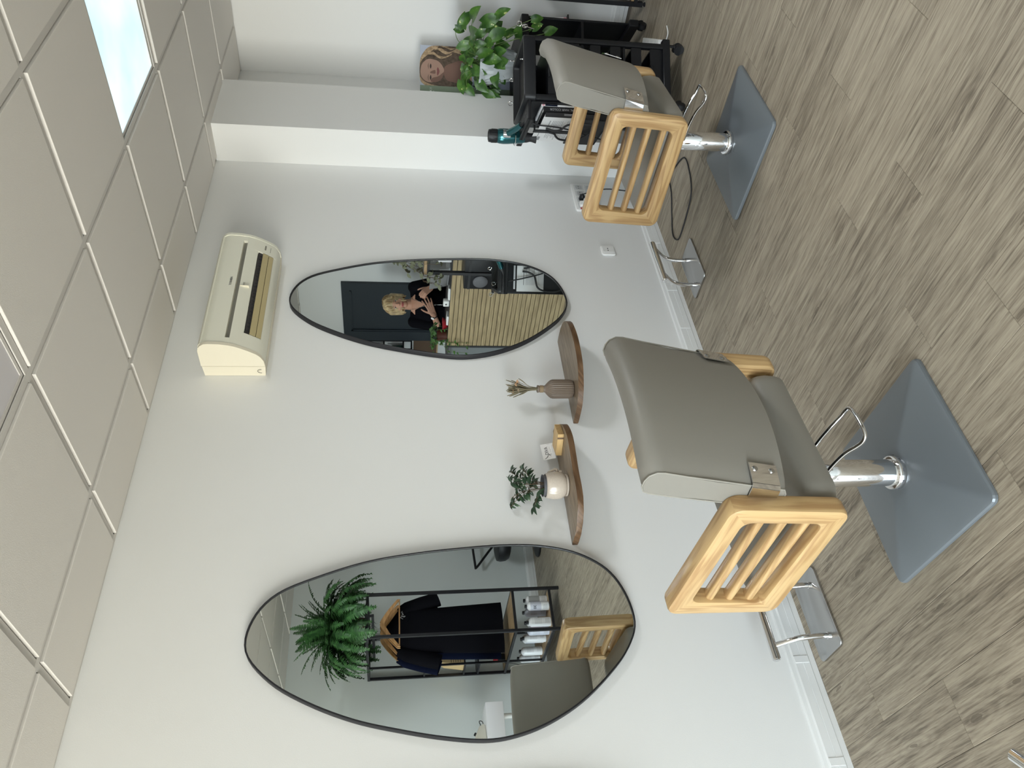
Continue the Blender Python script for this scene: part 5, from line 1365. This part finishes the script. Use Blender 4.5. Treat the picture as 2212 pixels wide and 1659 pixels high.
# flowers on the console rack
fv = thing('flower_vase', "vase of mauve flowers and grey-green eucalyptus on top of the console rack", 'flowers', (5.02, 1.30, 1.309))
obj('vase', lathe(B(), [(0, 0), (.035, 0), (.042, .006), (.045, .07), (.034, .11), (.038, .13), (.034, .13), (.030, .11), (0, .02)], 24), m_greyglass, fv)
gl = [leaf_mesh('leaf', .050, .036, m_gum, .15, d_, rows=4) for d_ in (.1, .35)]
rng = random.Random(13)
for i in range(18):
    a = rng.uniform(2.2, 5.6); out = Vector((math.cos(a)*.8, math.sin(a), 0)); L = rng.uniform(.09, .22); up = rng.choice((.13, .08, .0, -.10, -.20, -.26))
    p = smooth([(0, 0, .10), out*L*.4+V(0, 0, .19), out*L*.9+V(0, 0, .16+up*.5), out*L*1.15+V(0, 0, .13+up)], 6)
    for q in p:
        if q.z < .02: q.x = min(q.x, -.175)
    obj('stem', tube(B(), p, .0018, 5), m_twig, fv, sm=70)
    for q in p[6::2]:
        aa = rng.uniform(0, 6.28)
        place_leaf(gl[rng.randrange(2)], fv, q, (math.cos(aa), math.sin(aa), rng.uniform(-.8, .3)), (-.6, .3, .6), rng.uniform(.7, 1.15))
for i in range(6):
    a = rng.uniform(2.2, 5.0); c = V(math.cos(a)*.08, math.sin(a)*.10, .19+rng.uniform(0, .09)); bm = B()
    for k in range(7): ball(bm, (.013, 0, .006), .014, 8, 6, (1, .8, .35), T(*c) @ RZ(k*.9) @ RY(R(-35)))
    obj('flower', bm, P('mauve_petal', (.38, .18, .36), .7) if i == 0 else bpy.data.materials['mauve_petal'], fv)
# bottles behind, on the counter
for i, (y, h) in enumerate(((.97, .16), (1.05, .13))):
    t = top_thing('pump_bottle', ['taller white pump bottle at the right of the laptop', 'shorter white pump bottle at the right of the laptop'][i], 'bottle', 5.33, y)
    obj('body', lathe(B(), [(0, 0), (.028, 0), (.030, .004), (.030, h*.7), (.012, h*.78), (.012, h*.85), (0, h*.85)], 20), m_bottle, t); bm = B(); cyl(bm, (0, 0, h*.85), (0, 0, h), .006, n=10); tube(bm, [(0, 0, h), (-.03, 0, h-.004)], .005, 8); obj('pump', bm, m_white, t)
# display shelf and brown panel on the bay wall
ws = thing('display_shelf', 'black-framed wall shelf unit with bottles beside the navy door', 'shelf', (XD, -1.48, 1.30))
wy0, wy1 = -1.80, -1.225
for z in (1.335, 1.43, 1.655): obj('shelf_board', bx2(B(), (XD-.15, wy0, z), (XD-.001, wy1, z+.016)), m_black, ws, world=True)
for y in (wy0, wy1-.014): obj('side_frame', bx2(B(), (XD-.15, y, 1.335), (XD-.136, y+.014, 1.90)), m_black, ws, world=True); obj('side_frame', bx2(B(), (XD-.015, y, 1.335), (XD-.001, y+.014, 1.90)), m_black, ws, world=True)
for i in range(6):
    y = -1.28-i*.072; m_ = (m_bottle_green, m_bottle_green, m_bottle_green, m_bottle, m_bottle_green, m_bottle)[i]
    t = thing('bottle', ['dark green bottle nearest the door on the wall shelf', 'second dark green bottle from the door on the wall shelf', 'third dark green bottle from the door on the wall shelf', 'white bottle between dark green ones on the wall shelf', 'dark green bottle left of the white one on the wall shelf', 'white bottle at the far end of the wall shelf'][i], 'bottle', (XD-.075, y, 1.446), 0, 'bottles on the wall shelf')
    obj('body', lathe(B(), [(0, 0), (.029, 0), (.031, .004), (.031, .12), (.013, .14), (.013, .15), (0, .15)], 20), m_, t); obj('cap', cyl(B(), (0, 0, .15), (0, 0, .175), .015, n=16), m_softblack, t)
for i in range(3):
    y = -1.29-i*.13
    t = thing('product_box', ['pale carton nearest the door on the upper wall shelf', 'pale carton in the middle of the upper wall shelf', 'pale carton at the far end of the upper wall shelf'][i], 'box', (XD-.075, y, 1.671), 0, 'cartons on the upper wall shelf')
    obj('carton', bx2(B(), (-.04, -.045, 0), (.04, .045, .13-.02*i), None, .001, 1), m_paper, t); obj('carton_band', bx2(B(), (-.0408, -.045, .04), (-.0398, .045, .07)), m_pink if i == 1 else m_kraft, t)
bp_ = thing('brown_panel', 'plain brown board hanging below the wall shelf beside the door', 'panel', (XD, -1.40, 1.04))
obj('board', bx2(B(), (XD-.022, -1.60, 1.045), (XD-.001, -1.215, 1.318), None, .002, 1), m_brown, bp_, world=True)
obj('edge_strip', bx2(B(), (XD-.026, -1.60, 1.030), (XD-.001, -1.215, 1.045)), m_top, bp_, grain=1, world=True)

gc = thing('side_cabinet', 'plain grey cabinet standing at the left end of the slatted counter', 'cabinet', (5.42, -.19, 0))
obj('carcass', bx2(B(), (5.24, -.42, .06), (5.62, .035, 1.0), None, .003, 1), P('cabinet_grey', (.16, .175, .18), .45), gc, world=True)
obj('cabinet_top', bx2(B(), (5.225, -.43, 1.0), (5.63, .038, 1.025), None, .003, 1), m_dkgrey, gc, world=True)
obj('door_front', bx2(B(), (5.228, -.41, .08), (5.24, .025, .985), None, .002, 1), bpy.data.materials['cabinet_grey'], gc, world=True)
obj('plinth', bx2(B(), (5.27, -.41, 0), (5.60, .03, .06)), m_softblack, gc, world=True)

# ================================================================== woman behind the counter
# local frame: x = her right, y = the way she faces, z up, origin on the floor
pe = thing('person', "person with short blonde hair, black V-neck top and watch, standing behind the counter", 'person', (5.88, -.09, 0), R(47))
def cap(bm, a, b2, ra, rb, n=14):
    cyl(bm, a, b2, ra, rb, n); ball(bm, a, ra, n, 8); ball(bm, b2, rb, n, 8)
def remesh(name, bm, m, vox, parent, sm=2):
    me = bpy.data.meshes.new(name); bm.to_mesh(me); bm.free()
    o = bpy.data.objects.new('tmp_remesh', me); C.objects.link(o)
    r = o.modifiers.new('r', 'REMESH'); r.mode = 'VOXEL'; r.voxel_size = vox
    s = o.modifiers.new('s', 'SMOOTH'); s.iterations = sm; s.factor = .5
    dg = bpy.context.evaluated_depsgraph_get(); dg.update()
    me2 = bpy.data.meshes.new_from_object(o.evaluated_get(dg))
    bpy.data.objects.remove(o); bpy.data.meshes.remove(me)
    me2.name = name; me2.materials.clear(); me2.materials.append(m)
    for p in me2.polygons: p.use_smooth = True; p.material_index = 0
    return put(name, me2, parent)
LS, LE, LWr = V(-.175, -.005, 1.345), V(-.235, .085, 1.095), V(-.095, .245, 1.160)
RS, RE, RWr = V(.175, -.005, 1.345), V(.255, .060, 1.105), V(.165, .225, 1.190)
bm = B()
ball(bm, (0, .000, 1.548), .088, 20, 14, (.86, 1.08, 1.10)); ball(bm, (0, .030, 1.480), .062, 18, 12, (.90, 1.0, 1.05)); ball(bm, (0, .052, 1.437), .032, 14, 10, (1.05, 1, .8))
ball(bm, (0, .055, 1.50), .050, 14, 10, (1.15, .8, 1.2))
for s in (-1, 1): ball(bm, (s*.040, .058, 1.490), .026, 12, 8); ball(bm, (s*.079, -.005, 1.512), .021, 10, 8, (.35, .8, 1.2))
cap(bm, (0, .086, 1.535), (0, .106, 1.500), .0075, .0125); ball(bm, (0, .098, 1.497), .012, 10, 8, (1.25, .8, .7))
ball(bm, (0, .088, 1.465), .014, 12, 8, (1.7, .6, .9)); ball(bm, (0, .074, 1.553), .020, 10, 8, (2.6, .5, .6))
cap(bm, (0, -.015, 1.33), (0, .012, 1.455), .060, .052)
ball(bm, (0, .0, 1.30), .11, 18, 12, (1.5, .80, .75)); ball(bm, (0, .02, 1.18), .14, 18, 12, (1.12, .75, 1.1)); ball(bm, (0, .01, .98), .15, 18, 12, (1.1, .75, 1.2))
for s in (-1, 1):
    cap(bm, (s*.085, 0, .90), (s*.085, .01, .50), .088, .058); cap(bm, (s*.085, .01, .50), (s*.085, -.01, .09), .056, .036); cap(bm, (s*.085, -.03, .045), (s*.092, .14, .03), .038, .030)
for S, E_, W_ in ((LS, LE, LWr), (RS, RE, RWr)):
    cap(bm, S, E_, .050, .040); cap(bm, E_, W_, .039, .0255)
def hand(bm, w_, d, nrm, curl, spread, thumb):
    """palm and five separate, unequal, jointed fingers; nrm = palm side"""
    d = d.normalized(); nrm = (nrm-d*nrm.dot(d)).normalized(); sd = d.cross(nrm)*thumb
    kn = []
    for i in range(4):
        k = (i-1.5)
        base = w_+d*(.088-.004*abs(k-.2))-sd*(k*.0195)
        cap(bm, w_-sd*(k*.012), base, .0145, .0105, 10)
        L = (.040, .046, .043, .034)[i]; a = curl*(1+.12*i)
        dd = (d-sd*k*spread).normalized(); p = base
        for j, (f, r0, r1) in enumerate(((1, .0098, .0088), (.68, .0088, .0080), (.55, .0080, .0068))):
            aa = a*(j+.6); v = dd*math.cos(aa)+nrm*math.sin(aa); q = p+v*L*f; cap(bm, p, q, r0, r1, 10); p = q
    p = w_+d*.022+sd*.022; v = (d*.62+sd*.75+nrm*.25).normalized()
    for f, r0, r1 in ((.040, .0135, .0105), (.032, .0105, .0092), (.026, .0092, .0075)):
        q = p+v*f; cap(bm, p, q, r0, r1, 10); p = q; v = (v+d*.25+nrm*.22*curl).normalized()
hand(bm, LWr, V(.86, .12, .40), V(0, -1, .1), .14, .14, -1)
hand(bm, RWr, V(-.45, .35, .62), V(-.55, -.75, 0), .95, .03, 1)
obj_body = remesh('body', bm, m_skin, .0046, pe, 2)
# clothing
bm = B()
ball(bm, (0, -.004, 1.285), .125, 20, 12, (1.52, .86, .66)); ball(bm, (0, .024, 1.19), .158, 20, 14, (1.14, .80, 1.05)); ball(bm, (0, .012, 1.00), .172, 20, 14, (1.14, .80, 1.3)); ball(bm, (0, .0, .84), .185, 20, 12, (1.1, .80, .8))
for s in (-1, 1): ball(bm, (s*.085, .09, 1.185), .075, 14, 10); ball(bm, (s*.11, -.005, 1.345), .050, 14, 10, (1.6, 1.1, .8))
cap(bm, LS, LE+(LWr-LE)*.10, .064, .054); cap(bm, RS, RE+(RWr-RE)*.22, .064, .052)
top = remesh('top', bm, m_cloth, .009, pe, 3)
bm = B()
for s in (-1, 1): cap(bm, (s*.09, 0, .86), (s*.088, .012, .50), .105, .075); cap(bm, (s*.088, .012, .50), (s*.087, -.01, .10), .075, .062)
remesh('trousers', bm, m_cloth, .012, pe, 3)
for s in (-1, 1):
    bm = B(); cap(bm, (s*.087, -.035, .040), (s*.094, .15, .032), .045, .036); remesh('shoe', bm, m_softblack, .008, pe, 2)
# V of bare skin at the neckline, laid just over the top
bm = B(); grid = []
for i in range(9):
    t = i/8; z = 1.375-.135*t; hw = .072*(1-t)+.002
    row = []
    for j in range(9):
        x = hw*(j-4)/4
        import mathutils
        ok, loc, nr_, idx = top.ray_cast(Vector((x, .6, z)), Vector((0, -1, 0)))
        y = (loc.y if ok else .05)
        row.append(bm.verts.new((x, y+.003, z)))
    grid.append(row)
for A, Z in zip(grid[:-1], grid[1:]):
    for j in range(8): bm.faces.new((A[j], A[j+1], Z[j+1], Z[j]))
obj('neckline', bm, m_skin, pe, sm=180)
def fy(x, z, up=.0):
    ok, loc, n_, i_ = obj_body.ray_cast(Vector((x, .5, z)), Vector((0, -1, 0)))
    return (loc.y if ok else .09)+up
# face details
m_eyew = P('eye_white', (.55, .52, .50), .25); m_iris = P('iris_grey', (.03, .035, .04), .2); m_lip = P('lip_rose', (.36, .075, .085), .4); m_brow = P('brow_brown', (.12, .07, .04), .8)
for s in (-1, 1):
    x, z = s*.033, 1.532
    e_ = obj('eye', ball(B(), (x, fy(x, z, -.003), z), .0105, 14, 8, (1.25, .6, .72)), m_eyew, pe)
    obj('iris', ball(B(), (x, fy(x, z, .0022), z), .0055, 12, 8, (1, .35, 1)), m_iris, e_)
    obj('eyelid', tube(B(), smooth([(x-.016, fy(x-.016, z, .001), z-.002), (x-.006, fy(x-.006, z, .003), z+.0075), (x+.006, fy(x+.006, z, .003), z+.0075), (x+.016, fy(x+.016, z, .001), z-.001)], 4), .0016, 6), m_brow, e_)
    obj('eyebrow', tube(B(), smooth([(x-s*.016, fy(x-s*.016, z+.02, .001), z+.019), (x, fy(x, z+.023, .001), z+.023), (x+s*.018, fy(x+s*.018, z+.018, .001), z+.018)], 4), .0022, 6), m_brow, pe)
obj('lips', tube(B(), smooth([(-.022, fy(-.022, 1.463, .0), 1.463), (-.008, fy(-.008, 1.467, .001), 1.467), (0, fy(0, 1.465, .001), 1.465), (.008, fy(.008, 1.467, .001), 1.467), (.022, fy(.022, 1.463, 0), 1.463), (.010, fy(.01, 1.457, .001), 1.457), (-.010, fy(-.01, 1.457, .001), 1.457)], 4, True), .0044, 7, closed=True), m_lip, pe, sm=70)
# hair: layered bob swept to one side
bm = B()
ball(bm, (0, -.016, 1.572), .102, 22, 14, (.95, 1.08, .92)); ball(bm, (0, -.055, 1.50), .080, 18, 12, (1.05, .8, 1.15))
for s in (-1, 1):
    cap(bm, (s*.078, .028, 1.575), (s*.087, .012, 1.485), .028, .022); cap(bm, (s*.080, -.03, 1.57), (s*.083, -.025, 1.465), .034, .025)
for x0, x1, z1 in ((.035, .074, 1.572), (.02, .055, 1.585), (.0, .030, 1.592), (-.02, .0, 1.593), (-.03, -.035, 1.588), (-.035, -.068, 1.572)):
    cap(bm, (x0-.005, .052, 1.640), (x1, .085-abs(x1)*.25, z1), .018, .0105)
for i in range(26):
    a = -2.7+i*5.4/25
    p = V(.086*math.sin(a), -.016-.096*math.cos(a), 1.50); cap(bm, p+V(0, 0, .03), V(p.x*1.06, (p.y+.016)*1.05-.016, 1.445+.02*math.sin(i*1.7)), .014, .006, 8)
hair = remesh('hair', bm, m_hair, .0055, pe, 1)
bm = B()
rng = random.Random(2)
for i in range(46):
    a = rng.uniform(-3.0, 3.0); x = math.sin(a); y = -math.cos(a)
    p = smooth([(.03+.02*x, .0+.02*y, 1.668), (.075*x+.01, .082*y-.016, 1.635), (.098*x, .112*y-.016, 1.58), (.101*x, .112*y-.018, 1.52-.02*abs(x)), (.096*x, .104*y-.018, 1.468)], 4)
    if y > .35: p = p[:-5-int(4*(y-.35))]
    n = len(p); tube(bm, p, [.0046*math.sin(math.pi*(k+1)/(n+1))+.001 for k in range(n)], 5)
obj('hair_strands', bm, P('hair_lowlight', (.30, .20, .095), .5, var=.3, vscale=40), hair, sm=70)
# watch, necklace, earrings
d = (LWr-LE).normalized(); c = LWr-d*.025
sdv = d.cross(V(0, 0, 1)).normalized(); upw = sdv.cross(d)
wa = obj('watch_strap', tube(B(), [c+(sdv*math.cos(q)+upw*math.sin(q))*.0305 for q in [2*math.pi*k/24 for k in range(24)]], .0055, 8, closed=True), m_softblack, pe, sm=70)
fd = V(0, .85, .5); fd = (fd-d*fd.dot(d)).normalized()
obj('watch_face', cyl(B(), c+fd*.028, c+fd*.037, .0175, n=24), m_paper, wa); obj('watch_case', cyl(B(), c+fd*.027, c+fd*.0345, .0195, n=24), m_steel, wa)
nk = [(-.058, .012, 1.395), (-.045, .075, 1.345), (-.024, .118, 1.275), (-.006, .145, 1.20), (0, .165, 1.15), (.008, .145, 1.20), (.026, .118, 1.275), (.046, .075, 1.345), (.058, .012, 1.395)]
def ty(p):
    ok, loc, n_, i_ = top.ray_cast(Vector((p[0], .6, p[2])), Vector((0, -1, 0)))
    return (p[0], (loc.y if ok and p[2] < 1.36 else p[1])+.006, p[2])
obj('necklace', tube(B(), [Vector(ty(p)) for p in smooth(nk, 4)], .0018, 6), m_steel, pe, sm=70)
obj('pendant', ball(B(), ty((0, .17, 1.138)), .011, 12, 8), m_steel, pe)
obj('necklace_tail', tube(B(), [Vector(ty(p)) for p in ((0, 0, 1.13), (.002, 0, 1.09), (.001, 0, 1.05))], .0022, 6), m_steel, pe)
for s in (-1, 1): obj('earring', ball(B(), (s*.086, .0, 1.488), .0055, 10, 6), m_steel, pe)
